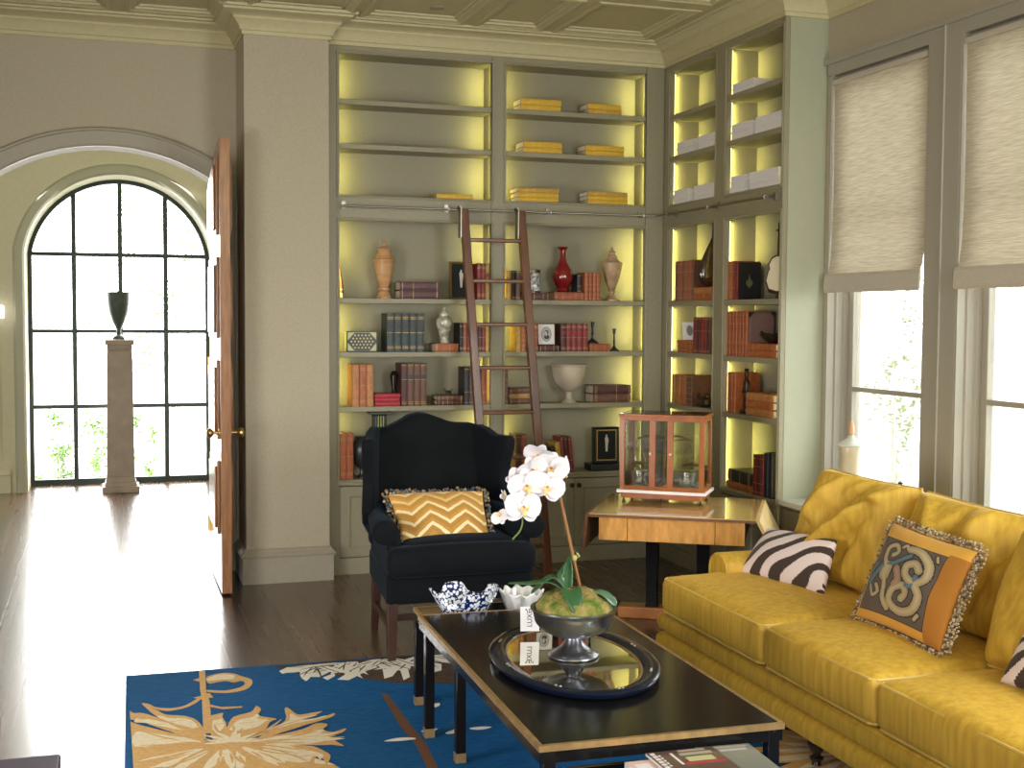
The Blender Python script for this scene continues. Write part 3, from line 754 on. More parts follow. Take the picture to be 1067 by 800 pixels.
brow(2.725, 2.910, 7, .176, ['maroon', 'red', 'red', 'red', 'red'], 'red gilt books', 'right of the portrait', 'red books right of the portrait', .15, lab='red')
bstack(2.914, 3.068, 7, .048, ['rust'], 'rust red book lying flat', 'under the taller candlestick', None)
bstack(2.385, 2.575, 8, .098, ['brown', 'gilt', 'brown'], 'worn brown volumes', 'behind the right ladder stile', 'worn brown volumes behind the ladder')
brow(2.362, 2.380, 8, .212, ['brown'], 'thin brown book standing', 'at the left end of the cream bowl shelf', None, .12)
bstack(2.943, 3.208, 8, .110, ['brown', 'maroon'], 'thick dark brown volumes', 'right of the cream pedestal bowl', 'dark brown volumes beside the bowl')
brow(2.432, 2.505, 9, .246, ['brown', 'rust'], 'tall brown books', 'half hidden by the wing chair', 'brown books behind the wing chair', .14)
for i, (c, h, w, x) in enumerate((('black', .16, .028, 2.690), ('gold', .19, .034, 2.722), ('red', .225, .026, 2.757), ('maroon', .222, .026, 2.784), ('red', .22, .026, 2.811))):
    book(f'{ORD[i]} from left of five leaning books on the bottom shelf', (x - .012, YF, ZS[9] + .001), 0, w*.95, h, .14, c, group='leaning books on the bottom shelf', lean=rad(-6))
# right bookcase
WG = 'white volumes on the right bookcase'; WP = 'white volumes'
rstack(6.525, 6.270, 2, .058, ['white', 'white'], WP, 'on the highest right-wall shelf', WG, .17, wpage_m, bands=None, flip=True)
rstack(7.250, 7.000, 3, .080, ['white', 'white'], WP, 'second shelf down, first right-wall stack', WG, .17, wpage_m, bands=None, flip=True)
rstack(6.960, 6.700, 3, .082, ['white', 'white'], WP, 'second shelf down, second right-wall stack', WG, .17, wpage_m, bands=None, flip=True)
rstack(6.530, 6.285, 3, .088, ['white', 'white'], WP, 'second shelf down, third right-wall stack', WG, .17, wpage_m, bands=None, flip=True)
rstack(6.255, 5.960, 3, .092, ['white', 'white'], WP, 'second shelf down, stack nearest window', WG, .17, wpage_m, bands=None, flip=True)
rstack(7.290, 7.080, 4, .088, ['white']*3, WP, 'above the right-wall rail, first stack', WG, .17, wpage_m, bands=None, flip=True)
rstack(7.005, 6.700, 4, .090, ['white']*3, WP, 'above the right-wall rail, second stack', WG, .17, wpage_m, bands=None, flip=True)
rstack(6.535, 6.350, 4, .098, ['white']*3, WP, 'above the right-wall rail, third stack', WG, .17, wpage_m, bands=None, flip=True)
rstack(6.310, 5.980, 4, .098, ['white']*3, WP, 'above the right-wall rail, nearest window', WG, .17, wpage_m, bands=None, flip=True)
rrow(7.240, 6.985, 6, .250, ['brown', 'rust', 'orange', 'brown', 'orange', 'rust', 'orange', 'brown'], 'red-brown gilt volumes', 'left of the lute', 'red-brown volumes beside the lute', .16)
rstack(6.978, 6.700, 6, .080, ['orange', 'tan'], 'orange volumes', 'under the dark lute', 'orange volumes under the lute')
rrow(6.530, 6.452, 6, .222, ['orange', 'tan', 'red'], 'orange gilt books', 'left of the black album', 'orange books beside the black album', .16)
rstack(7.200, 7.000, 7, .078, ['orange']*3, 'flat orange books', 'under the leaning white card', 'orange books under the white card', pages=wpage_m)
rrow(6.985, 6.760, 7, .222, ['red', 'maroon', 'red', 'red', 'maroon'], 'tall red gilt volumes', 'right of the leaning white card', 'tall red volumes beside the white card', .16)
rrow(6.535, 6.305, 7, .256, ['orange', 'rust', 'orange', 'orange', 'rust', 'orange'], 'orange-red gilt volumes', 'left of the mauve album', 'orange-red volumes beside the mauve album', .17)
rstack(6.295, 5.985, 7, .078, ['orange', 'orange'], 'orange volumes', 'under the bronze bowl', 'orange volumes under the bronze bowl', pages=wpage_m, d=.12)
rrow(7.270, 7.070, 8, .185, ['gilt', 'tan', 'tan', 'orange', 'tan'], 'tan gilt books', 'left end above balance case', 'tan books above the balance case', .15)
rrow(7.065, 6.985, 8, .190, ['brown', 'brown'], 'brown volumes', 'behind the dark figurine', 'brown volumes behind the figurine', .17)
rrow(6.530, 6.428, 8, .232, ['orange', 'rust', 'orange'], 'tall orange-red volumes', 'left of the dark statuette', 'orange-red volumes beside the statuette', .16)
rstack(6.300, 6.000, 8, .128, ['tan', 'orange', 'tan'], 'thick tan volumes', 'right of the dark statuette', 'thick tan volumes beside the statuette', pages=wpage_m, d=.14)
rstack(6.520, 6.215, 9, .040, ['orange'], 'orange book lying flat', 'on the bottom right-wall shelf under a dark album', None, d=.17)
rstack(6.500, 6.215, 9, .070, ['dark'], 'thick dark album lying flat', 'on an orange book, bottom right-wall shelf', None, d=.17, dz=.041)
rrow(6.205, 6.085, 9, .225, ['red', 'maroon', 'red'], 'tall red gilt volumes', 'on the bottom right-wall shelf', 'tall red volumes on the bottom right shelf', .16)
rrow(6.080, 5.990, 9, .248, ['black', 'black'], 'tall black volumes', 'at window end, bottom shelf', 'tall black volumes on the bottom right shelf', .16, bands=None)
# ------------------------------------------------------------------ shelf ornaments
onyx_m = mat('onyx', (.50, .28, .13), .3, var=.25, vscale=6, stretch=(1, 1, 5), coat=.4)
marble_m = mat('veined_marble', (.42, .28, .16), .3, var=.4, vscale=18, coat=.4)
YO = 7.49
def turned(name, label, cat, loc, parts, m, group=None, seg=28):
    t = thing(name, label, cat, loc, 0, group)
    for i, (pn, prof) in enumerate(parts):
        b = newbm(); lathe(b, prof, seg); obj(pn, b, m[i] if isinstance(m, list) else m, t, smooth=True, ang=28)
    return t
turned('alabaster_urn', 'tall honey-coloured alabaster urn with lid on the upper shelf, left bay', 'urn', (1.612, YO, ZS[6]), [
    ('foot', [(0, 0), (.046, 0), (.046, .008), (.040, .014), (.036, .03), (.030, .045), (.038, .055), (.038, .062), (.026, .072)]),
    ('body', [(0, .07), (.026, .07), (.040, .10), (.056, .17), (.066, .225), (.069, .235), (.062, .24), (0, .24)]),
    ('lid', [(0, .238), (.056, .24), (.050, .262), (.042, .275), (.038, .29), (.042, .296), (.036, .305), (.012, .315), (.010, .325), (.014, .335), (.010, .348), (0, .352)])], onyx_m)
turned('marble_urn', 'brown veined marble urn with lid at the right end of the upper shelf', 'urn', (3.100, YO, ZS[6]), [
    ('foot', [(0, 0), (.052, 0), (.052, .008), (.038, .018), (.018, .035), (.016, .048), (.024, .055), (.024, .060), (.016, .066)]),
    ('body', [(0, .065), (.018, .065), (.040, .12), (.058, .19), (.067, .235), (.068, .243), (.060, .25), (.042, .262), (.032, .275), (0, .277)]),
    ('lid', [(0, .275), (.030, .277), (.034, .284), (.022, .296), (.020, .305), (.027, .310), (.014, .320), (.009, .335), (0, .346)])], marble_m)
turned('red_vase', 'dark red long-necked vase standing on the flat orange book', 'vase', (2.760, YO - .01, ZS[6] + .053), [
    ('body', [(0, 0), (.036, 0), (.044, .010), (.036, .025), (.050, .045), (.064, .075), (.068, .10), (.060, .135), (.040, .165), (.026, .19), (.020, .215), (.020, .262), (.034, .280), (.037, .284), (.030, .284), (.016, .268), (0, .26)])],
    mat('oxblood_glaze', (.20, .008, .012), .15, coat=.8))
t = thing('patterned_jar', 'black and white patterned cylinder jar with dark rim on the flat brown book', 'jar', (2.556, YO - .01, ZS[6] + .046))
b = newbm(); lathe(b, [(0, 0), (.047, 0), (.050, .004), (.050, .118), (.047, .122), (0, .122)], 28); obj('body', b, mat('blot_pattern', (.05, .05, .05), .35, col2=(.95, .95, .9), vscale=38, var=.1), t, smooth=True, ang=50)
b = newbm(); lathe(b, [(0, .122), (.051, .122), (.052, .142), (.046, .145), (0, .145)], 28); lathe(b, [(.0505, -.0), (.053, 0), (.053, .012), (.0505, .012)], 28); obj('lid', b, mat('jar_band', (.10, .08, .05), .3, metal=.5), t, smooth=True, ang=50)
t = thing('horn_ornament', 'slender gold-tipped horn leaning at the far left end of the upper shelf', 'ornament', (1.345, 7.47, ZS[6]))
b = newbm(); tube(b, catmull([(.004, 0, 0), (.002, 0, .09), (-.010, 0, .18), (-.018, 0, .26)], 4), [.014, .014, .013, .012, .011, .010, .009, .008, .007, .006, .004, .003, .002], 10); obj('horn', b, LE['brown'], t, smooth=True)
b = newbm(); tube(b, [(.004, 0, 0), (.0035, 0, .03)], .0155, 12); tube(b, [(.003, 0, .05), (.0028, 0, .056)], .0155, 12); obj('mount', b, brass_m, t, smooth=True)
goldframe_m = mat('gold_frame', (.35, .24, .08), .35, metal=.7)
def frame(name, label, loc, w, h, d, fw, fm, matm, matw, pic, lean=.06):
    t = thing(name, label, 'picture frame', loc); t.rotation_euler = (-lean, 0, 0)
    b = newbm(); sweep(b, [(-w/2, 0), (-w/2, h), (w/2, h), (w/2, 0)], [(0, 0), (0, -.006), (fw*.3, -.010), (fw*.7, -.007), (fw, -.003), (fw, 0)], lambda x, z, y: (x, y, z), closed=True)
    box(b, -w/2, w/2, 0, d, 0, h); obj('frame', b, fm, t)
    b = newbm(); box(b, -w/2 + fw, w/2 - fw, -.0015, 0, fw, h - fw); obj('mat_board', b, matm, t)
    pic(t, w, h, fw, matw)
    return t
dkpic_m = mat('dark_picture', (.012, .014, .013), .7, spec=.2)
figw_m = mat('pale_figure', (.55, .52, .42), .6)
def pic_fig(t, w, h, fw, mw):
    b = newbm(); cx, c0 = 0, h*.32
    poly = [(-.006, c0), (.006, c0), (.010, c0+.05), (.014, c0+.075), (.010, c0+.09), (.004, c0+.095), (.005, c0+.108), (-.004, c0+.11), (-.006, c0+.095), (-.012, c0+.088), (-.009, c0+.05)]
    prism(b, poly, lambda x, z: (x, -.0015, z), lambda x, z: (x, -.003, z)); obj('picture', b, figw_m, t)
frame('gold_framed_picture', 'upright gold-framed dark picture behind the left ladder stile, upper shelf', (2.098, YO, ZS[6]), .142, .232, .012, .012, goldframe_m, dkpic_m, 0, pic_fig)
def pic_port(t, w, h, fw, mw):
    b = newbm(); n = 28; cz = h/2
    ring = [[(.034*k*math.cos(2*PI*j/n), -.0022, cz + .046*k*math.sin(2*PI*j/n)) for j in range(n)] for k in (1, .93)]
    quadstrip(b, ring, True); obj('oval_border', b, darklab, t)
    b = newbm(); b.faces.new([b.verts.new((.0315*math.cos(2*PI*j/n), -.0018, cz + .0425*math.sin(2*PI*j/n))) for j in range(n)]); obj('oval_picture', b, mat('sepia_grey', (.42, .40, .38), .6), t)
    b = newbm()   # small profile of a seated woman with dark hair: hair, face, shoulders
    def el(cx, c, rx, rz, y, mi): b.faces.new([b.verts.new((cx + rx*math.cos(2*PI*j/16), y, c + rz*math.sin(2*PI*j/16))) for j in range(16)]).material_index = mi
    el(.002, cz+.012, .012, .014, -.0026, 0); el(-.002, cz+.008, .007, .010, -.0030, 1); el(.002, cz-.018, .018, .014, -.0028, 0); el(-.001, cz-.005, .004, .008, -.0029, 1)
    obj('portrait', b, [darklab, mat('photo_skin', (.55, .50, .46), .6)], t)
frame('portrait_photograph', 'small photograph of a dark-haired woman in an oval mount on a white mat', (2.647, YO - .03, ZS[7] + .041), .116, .134, .010, .004, LE['brown'], mat('white_mat', (.78, .76, .72), .7), 0, pic_port)
frame('gold_framed_picture', 'black box picture with gold line and pale figure, left of the balance case', (3.063, YO - .03, ZS[9] + .043), .172, .232, .04, .014, black_m, dkpic_m, 0, pic_fig, lean=.02)
b = newbm(); w, h = .172, .232
sweep(b, [(-w/2+.016, .016), (-w/2+.016, h-.016), (w/2-.016, h-.016), (w/2-.016, .016)], [(0, 0), (0, -.004), (.008, -.004), (.008, 0)], lambda x, z, y: (x, y, z), closed=True)
o = obj('gilt_slip', b, goldframe_m, bpy.data.objects['gold_framed_picture.001'])
b = newbm(); box(b, -.11, .11, -.06, .06, 0, .042)
o = obj('display_stand', b, black_m, None, bevel=.004); o.location = (3.047, YO - .02, ZS[9]); tag(o, 'low black stand under the black box picture on the bottom shelf', 'stand')
# lattice box
t = thing('lattice_box', 'cream and black box with gold lattice diamond on the middle shelf', 'box', (1.464, YO - .02, ZS[7]))
b = newbm(); box(b, -.090, .090, -.045, .045, .004, .122); obj('body', b, mat('cream_lacquer', (.50, .50, .20), .35), t, bevel=.004)
b = newbm()
def seg2(bm, x0, z0, x1, z1, w, y0=-.046, y1=-.049):
    d = Vector((x1-x0, z1-z0)).normalized(); n = Vector((-d.y, d.x)) * w/2
    prism(bm, [(x0+n.x, z0+n.y), (x1+n.x, z1+n.y), (x1-n.x, z1-n.y), (x0-n.x, z0-n.y)], lambda x, z: (x, y0, z), lambda x, z: (x, y1, z))
hexp = [(-.088, .063), (-.045, .112), (.045, .112), (.088, .063), (.045, .012), (-.045, .012)]
prism(b, [(x*1.0, .063 + (z-.063)*1.0) for x, z in hexp], lambda x, z: (x, -.0455, z), lambda x, z: (x, -.0470, z))
for i in range(6): seg2(b, *hexp[i], *hexp[(i+1) % 6], .007)
for x0, z0, x1, z1 in ((-.09, .004, .09, .004), (-.09, .122, .09, .122), (-.09, .004, -.09, .122), (.09, .004, .09, .122)): seg2(b, x0, z0, x1, z1, .007)
obj('lattice_ground', b, black_m, t)
b = newbm()
for r in range(5):
    for c in range(7 - abs(r-2)):
        x = (c - (6 - abs(r-2))/2) * .0215; z = .063 + (r-2)*.0185
        prism(b, [(x-.0065, z), (x, z+.0065), (x+.0065, z), (x, z-.0065)], lambda x, z: (x, -.0470, z), lambda x, z: (x, -.0485, z))
obj('lattice_studs', b, mat('pale_gold', (.62, .55, .16), .4), t)
turned('ginger_jar', 'small grey-green marbled ginger jar with lid on the flat orange-brown book', 'jar', (1.986, YO - .01, ZS[7] + .053), [
    ('body', [(0, 0), (.030, 0), (.030, .008), (.026, .02), (.030, .05), (.046, .095), (.052, .12), (.048, .145), (.032, .16), (.026, .168), (0, .168)]),
    ('lid', [(0, .166), (.030, .168), (.030, .178), (.022, .190), (.008, .198), (.007, .206), (.010, .212), (.006, .219), (0, .220)])],
    mat('marbled_glaze', (.16, .15, .10), .2, col2=(.62, .60, .46), vscale=28, var=.1, coat=.6))
turned('candlestick', 'taller dark metal candlestick standing on the flat rust book', 'candlestick', (2.958, YO - .03, ZS[7] + .049), [
    ('base', [(0, 0), (.040, 0), (.040, .006), (.026, .016), (.012, .026), (.008, .035)]),
    ('stem', [(0, .033), (.007, .035), (.006, .055), (.009, .062), (.006, .070), (.006, .105), (.010, .112), (.009, .125), (.012, .130), (.012, .138), (0, .139)])],
    mat('blackened_metal', (.03, .035, .04), .35, metal=.6))
turned('candlestick', 'shorter dark metal candlestick standing on the shelf by the right stile', 'candlestick', (3.108, YO - .03, ZS[7]), [
    ('base', [(0, 0), (.034, 0), (.034, .006), (.022, .014), (.010, .024), (.007, .035)]),
    ('stem', [(0, .033), (.006, .035), (.006, .06), (.008, .066), (.005, .072), (.005, .11), (.010, .118), (.009, .130), (.012, .134), (.012, .144), (0, .145)])],
    MATS['blackened_metal'])
turned('black_vase', 'small glossy black vase standing on the bright red books', 'vase', (1.672, YO - .01, ZS[8] + .076), [
    ('body', [(0, 0), (.018, 0), (.019, .006), (.014, .018), (.018, .05), (.025, .09), (.027, .105), (.022, .118), (.016, .124), (.020, .132), (.014, .134), (0, .13)])], mat('black_glaze', (.008, .008, .008), .08, coat=1))
t = thing('bronze_figure', 'tiny bronze animal figure on the flat brown books', 'figurine', (2.008, YO - .03, ZS[8] + .058))
b = newbm(); rbox(b, 0, 0, .020, .040, .018, .018, .009, 6)
for x in (-.014, .014):
    for y in (-.005, .005): tube(b, [(x, y, .014), (x*1.1, y, 0)], [.005, .003], 6)
tube(b, [(-.016, 0, .024), (-.024, 0, .034), (-.020, 0, .044)], [.007, .006, .004], 8); tube(b, [(.018, 0, .024), (.024, 0, .036), (.020, 0, .042)], [.004, .003, .002], 6)
obj('body', b, mat('dark_bronze_cast', (.06, .04, .025), .4, metal=.7), t, smooth=True)
turned('pedestal_bowl', 'large cream stone bowl on a short pedestal foot in the right bay', 'bowl', (2.806, 7.474, ZS[8]), [
    ('foot', [(0, 0), (.048, 0), (.048, .006), (.034, .014), (.022, .024), (.020, .055), (.024, .068)]),
    ('bowl', [(0, .066), (.022, .067), (.055, .085), (.088, .125), (.105, .175), (.110, .225), (.118, .236), (.114, .242), (.104, .238), (.098, .18), (.078, .13), (.04, .098), (0, .09)])],
    mat('cream_stone', (.56, .48, .36), .4, var=.12, vscale=9))
# behind the wing chair: black vase and fluted column
turned('black_urn', 'rounded black urn on the bottom shelf, partly behind the wing chair', 'urn', (1.475, YO - .01, ZS[9]), [
    ('foot', [(0, 0), (.034, 0), (.034, .008), (.020, .02), (.014, .045), (.016, .055)]),
    ('body', [(0, .053), (.018, .055), (.042, .085), (.060, .13), (.066, .17), (.060, .205), (.046, .225), (.036, .235), (.044, .25), (.036, .252), (0, .245)])], mat('black_basalt', (.020, .024, .026), .35))
t = thing('fluted_column', 'black fluted miniature column with a flat cap rising behind the wing chair', 'ornament', (1.585, YO + .015, ZS[9]))
b = newbm()
ring = lambda r, z: [((r - (.004 if j % 2 else 0)) * math.cos(2*PI*j/32), (r - (.004 if j % 2 else 0)) * math.sin(2*PI*j/32), z) for j in range(32)]
quadstrip(b, [ring(.052, .03), ring(.050, .2), ring(.044, .37), ring(.052, .385)], True, True); obj('shaft', b, MATS['black_basalt'], t)
b = newbm(); box(b, -.062, .062, -.062, .062, 0, .03); box(b, -.066, .066, -.066, .066, .385, .400); obj('cap_and_base', b, MATS['black_basalt'], t, bevel=.002)
b = newbm()
for x in (-.016, 0, .016): box(b, x-.002, x+.002, -.056, -.046, .20, .375)
obj('gilt_fluting', b, mat('fluting_gilt', (.45, .50, .12), .4), t)
# right bookcase ornaments
lute_m = mat('lute_walnut', (.045, .022, .012), .15, coat=.8, var=.2, vscale=8)
t = thing('lute', 'dark pear-shaped lute leaning with its round back out, right bookcase left bay', 'lute', (3.497, 6.905, ZS[6] + .082)); t.rotation_euler = (0, rad(5), 0)
b = newbm(); n = 24
prof = [(0, .0), (.045, .006), (.082, .030), (.098, .070), (.096, .110), (.080, .160), (.056, .215), (.032, .265), (.017, .30), (0, .305)]
lathe(b, [(r*.84, z) for r, z in prof], 26, sy=.42); obj('body', b, lute_m, t, smooth=True)
b = newbm(); box(b, -.010, .010, -.012, .012, .28, .42); box(b, -.006, .022, -.014, .014, .41, .44); obj('neck', b, LE['black'], t, bevel=.003)
t = thing('black_album', 'large black album with a small gilt emblem on its cover facing out', 'book', (3.432, 6.437, ZS[6]))
b = newbm(); box(b, .0, .150, -.012, .012, 0, .214); obj('cover', b, LE['black'], t, bevel=.003)
b = newbm(); box(b, -.004, .006, -.014, .014, 0, .214); obj('spine', b, LE['red'], t, bevel=.002)
b = newbm()
prism(b, [(.075, .06), (.080, .075), (.092, .082), (.098, .098), (.088, .112), (.080, .118), (.077, .140), (.075, .150), (.073, .140), (.070, .118), (.062, .112), (.052, .098), (.058, .082), (.070, .075)], lambda x, z: (x, -.0125, z), lambda x, z: (x, -.0135, z)); obj('emblem', b, mat('emblem_gilt', (.20, .20, .10), .4, metal=.5), t)
# stringed instrument
t = thing('fiddle', 'long-necked pale-bellied fiddle with scroll leaning at the window end of the shelf', 'fiddle', (3.50, 6.10, ZS[6])); t.rotation_euler = (rad(-15), 0, rad(-35))
b = newbm()
out = [(.0, .03), (.055, .045), (.074, .095), (.062, .150), (.052, .17), (.060, .195), (.040, .235), (.012, .25), (-.012, .25), (-.040, .235), (-.060, .195), (-.052, .17), (-.062, .150), (-.074, .095), (-.055, .045)]
out = [(x*.9, z) for x, z in out]
prism(b, out, lambda x, z: (x, -.016, z), lambda x, z: (x, .020, z)); tube(b, [(0, 0, 0), (0, 0, .04)], .008); obj('body', b, lute_m, t, bevel=.006, bseg=2)
b = newbm(); prism(b, [(x*.88, .14 + (z-.14)*.9) for x, z in out], lambda x, z: (x, -.0175, z), lambda x, z: (x, -.0155, z)); obj('soundboard', b, mat('pale_belly', (.66, .60, .50), .4), t)
b = newbm(); tube(b, catmull([(0, -.012, .24), (0, -.016, .32), (0, -.010, .38), (0, .0, .405)], 3), .008, 8); tube(b, catmull([(0, 0, .400), (0, .012, .425), (0, -.010, .430), (0, -.004, .412)], 4), .010, 8)
obj('neck', b, lute_m, t, smooth=True)
b = newbm()
for x in (-.020, .020): tube(b, [(x, -.005, .392), (-x*.2, -.005, .396)], .004, 6)
obj('pegs', b, lute_m, t, smooth=True)
b = newbm(); box(b, .030, .062, -.030, -.026, .0, .27); obj('strap', b, mat('red_strap', (.45, .02, .03), .6), t)
t = thing('white_card', 'small white printed card leaning on the orange books, right bookcase', 'card', (3.47, 7.10, ZS[7] + .079)); t.rotation_euler = (rad(-18), 0, rad(-12))
b = newbm(); box(b, -.045, .045, -.001, .001, 0, .115); obj('card', b, LE['white'], t)
b = newbm(); b.faces.new([b.verts.new((.020*math.cos(a*PI/8), -.0016, .06 + .034*math.sin(a*PI/8))) for a in range(16)]); obj('print', b, mat('card_print', (.25, .24, .22), .6), t)
t = thing('mauve_album', 'large mauve-brown album with dark corners standing cover-out on the right bookcase', 'book', (3.440, 6.290, ZS[7]))
b = newbm(); box(b, .0, .150, -.008, .010, 0, .252); obj('cover', b, LE['mauve'], t, bevel=.002)
for s in (-1, 1):
    for z0, z1 in ((0, .03), (.252, .222)):
        b = newbm(); prism(b, [((.0 if s < 0 else .15), z0), ((.0 if s < 0 else .15) - s*.03, z0), ((.0 if s < 0 else .15), z1)], lambda x, z: (x, -.0095, z), lambda x, z: (x, .0115, z)); obj('corner', b, LE['dark'], t)
t = thing('bronze_bowl', 'dark bronze shell-like bowl with curled rim on the flat orange volumes', 'bowl', (3.475, 6.09, ZS[7] + .079))
b = newbm(); rings = []
for k in range(7):
    r = .012 + .017*k; z = .002 + .045*(k/6)**1.6
    rings.append([(r*.42*math.cos(2*PI*j/28), r*math.sin(2*PI*j/28)*1.05, z + .006*(k/6)*math.sin(6*2*PI*j/28)) for j in range(28)])
inner = [[(x*.9, y*.93, z + .004) for x, y, z in r] for r in rings[::-1]]
quadstrip(b, rings + inner, True, True); tube(b, catmull([(0, .10, .045), (0, .125, .06), (0, .12, .045)], 4), .007, 8); obj('bowl', b, MATS['dark_bronze_cast'], t, smooth=True)
t = thing('dark_figurine', 'small dark crouching figurine at the right end above the balance case', 'figurine', (3.46, 6.88, ZS[8]))
b = newbm(); rbox(b, 0, 0, .03, .05, .12, .05, .02, 6, noise=.003); rbox(b, 0, -.045, .068, .034, .034, .036, .016, 6); tube(b, catmull([(0, .05, .04), (0, .075, .05), (0, .07, .085)], 4), .008, 8)
obj('figure', b, MATS['dark_bronze_cast'], t, smooth=True)
t = thing('dark_statuette', 'slim dark robed statuette between the orange-red and tan volumes', 'figurine', (3.47, 6.37, ZS[8]))
b = newbm(); box(b, -.028, .028, -.028, .028, 0, .02); obj('plinth', b, black_m, t, bevel=.003)
b = newbm(); lathe(b, [(0, .02), (.020, .02), (.022, .06), (.017, .11), (.022, .15), (.024, .175), (.012, .195), (.009, .20), (.015, .212), (.016, .228), (.010, .24), (.018, .245), (.014, .255), (0, .257)], 16, sx=.8); tube(b, catmull([(0, -.022, .175), (0, -.032, .14), (-.016, -.014, .12)], 4), .006, 6); tube(b, catmull([(0, .022, .175), (0, .032, .14), (-.016, .014, .12)], 4), .006, 6)
obj('figure', b, MATS['dark_bronze_cast'], t, smooth=True)

# ------------------------------------------------------------------ drop-leaf desk and balance case
maple_m = mat('figured_maple', (.66, .33, .085), .22, var=.22, vscale=5, stretch=(7, 2, 2), coat=.6)
maplet_m = mat('maple_top', (.66, .42, .14), .16, var=.22, vscale=4, stretch=(2, 6, 2), coat=.8)
edge_m = mat('desk_edge', (.17, .07, .028), .35, var=.2, vscale=20)
DA = math.atan2(-.522, .853)
t = thing('drop_leaf_table', 'blond figured wood drop-leaf table with black column legs beside the sofa', 'table', (2.792, 5.824, 0), DA)
ZD = .585; hx, hy = .405, .362
b = newbm(); box(b, -hx, hx, -hy, hy, ZD - .018, ZD); o = obj('tabletop', b, maplet_m, t, bevel=.003)
b = newbm(); box(b, -hx - .001, hx + .001, -hy - .002, -hy + .004, ZD - .016, ZD - .003); obj('edge_band', b, edge_m, t)
for s in (-1, 1):
    b = newbm(); fl = .015 if s < 0 else .085; hgt = .175 if s < 0 else .17
    quadstrip(b, [[(s*(hx + .001), -hy, ZD - .004), (s*(hx + .001 + fl), -hy, ZD - hgt), (s*(hx + .001 + fl), hy, ZD - hgt), (s*(hx + .001), hy, ZD - .004)],
                  [(s*(hx + .019), -hy, ZD - .002), (s*(hx + .017 + fl), -hy, ZD - hgt + .002), (s*(hx + .017 + fl), hy, ZD - hgt + .002), (s*(hx + .019), hy, ZD - .002)]], True, True)
    obj('drop_leaf', b, mat('lit_leaf_maple', (.70, .50, .20), .5, var=.15, vscale=6) if s > 0 else edge_m, t, bevel=.002)  # right leaf paler than the top: window light put into its colour
b = newbm(); box(b, -hx + .055, hx - .055, -hy + .035, hy - .035, ZD - .128, ZD - .018); obj('apron', b, edge_m, t)
for x0, x1 in ((-hx + .05, -hx + .19), (-hx + .193, hx - .193), (hx - .19, hx - .05)):
    b = newbm(); box(b, x0, x1, -hy + .018, -hy + .036, ZD - .132, ZD - .019); obj('drawer_front', b, maple_m, t, bevel=.0015, bseg=1)
for s in (-1, 1):
    b = newbm(); x = s*.13
    quadstrip(b, [[(x + w*a, w*c, z) for a, c in ((-1, -1), (1, -1), (1, 1), (-1, 1))] for z, w in ((.06, .034), (.08, .028), (ZD - .15, .033), (ZD - .128, .038))], True, True)
    o = obj('leg', b, mat('ebonised_wood', (.005, .005, .005), .4, spec=.12), t, bevel=.003)
b = newbm(); box(b, -.30, .30, -.055, .055, 0, .06); o = obj('stretcher_base', b, mat('base_wood', (.55, .22, .07), .3, var=.2, vscale=8), t, bevel=.006)
b = newbm(); box(b, -.055, .055, -.22, .22, 0, .045); obj('cross_base', b, MATS['base_wood'], t, bevel=.006)

mah_m = mat('mahogany', (.32, .10, .025), .3, var=.2, vscale=12, stretch=(1, 1, .3), spec=.35)
cx, cy = 2.792 + (-.085*.853 + .155*.522), 5.824 + (.085*.522 + .155*.853)
t = thing('balance_case', 'mahogany and glass case holding a brass laboratory balance on the blond table', 'display case', (cx, cy, ZD), DA - rad(5))
w, d = .222, .118; z0, z1 = .030, .460
b = newbm()
for x in (-w+.02, w-.02):
    for y in (-d+.02, d-.02): lathe(b, [(0, 0), (.010, 0), (.010, .006), (.005, .008), (.005, .030), (0, .030)], 12, (x, y, 0))
tube(b, [(0, -d+.01, 0), (0, -d+.01, .03)], .003); obj('levelling_feet', b, iron_m, t)
b = newbm(); box(b, -w+.008, w-.008, -d+.008, d-.008, .022, .052); obj('plinth', b, mah_m, t, bevel=.002)
b = newbm(); box(b, -w-.012, w+.012, -d-.012, d+.012, .052, .068); obj('white_base_slab', b, mat('white_slab', (.90, .87, .86), .25), t, bevel=.002)
b = newbm(); box(b, -w-.006, w+.006, -d-.006, d+.006, z1 - .008, z1 + .004); obj('top_moulding', b, mah_m, t, bevel=.003)
b = newbm()
for x in (-w, w - .026):
    for y in (-d, d - .022): box(b, x, x + .026, y, y + .022, .068, z1)
for z in ((.068, .090), (z1 - .030, z1 - .006)):
    for y in (-d, d - .018): box(b, -w, w, y, y + .018, z[0], z[1])
    for x in (-w, w - .018): box(b, x, x + .018, -d, d, z[0], z[1])
obj('carcass', b, mah_m, t, bevel=.0015, bseg=1)
for x0, x1, kn in ((-.092, -.058, -.082), (-.010, .024, .004)) if False else ((-.064, -.032, -.056), (.030, .062, .050)):
    b = newbm(); box(b, x0, x1, -d - .002, -d + .016, .088, z1 - .028); dd = obj('door_stile', b, mah_m, t, bevel=.0015, bseg=1)
    b = newbm(); lathe(b, [(0, 0), (.004, 0), (.004, .006), (.008, .010), (.006, .016), (0, .017)], 12); bmesh.ops.transform(b, matrix=Matrix.Translation((kn, -d - .002, .26)) @ Matrix.Rotation(PI/2, 4, 'X'), verts=b.verts)
    obj('knob', b, mat('ivory_knob', (.65, .55, .38), .3), dd, smooth=True)
gcase = glass_mat('case_glass', (.96, .98, .96), .25)
b = newbm(); box(b, -w + .02, w - .02, -d + .006, -d + .008, .085, z1 - .02); obj('front_glass', b, gcase, t)
for x in (-w + .008, w - .010):
    b = newbm(); box(b, x, x + .002, -d + .02, d - .02, .085, z1 - .02); obj('side_glass', b, gcase, t)
b = newbm(); box(b, -w + .02, w - .02, d - .010, d - .008, .085, z1 - .02); obj('back_glass', b, gcase, t)
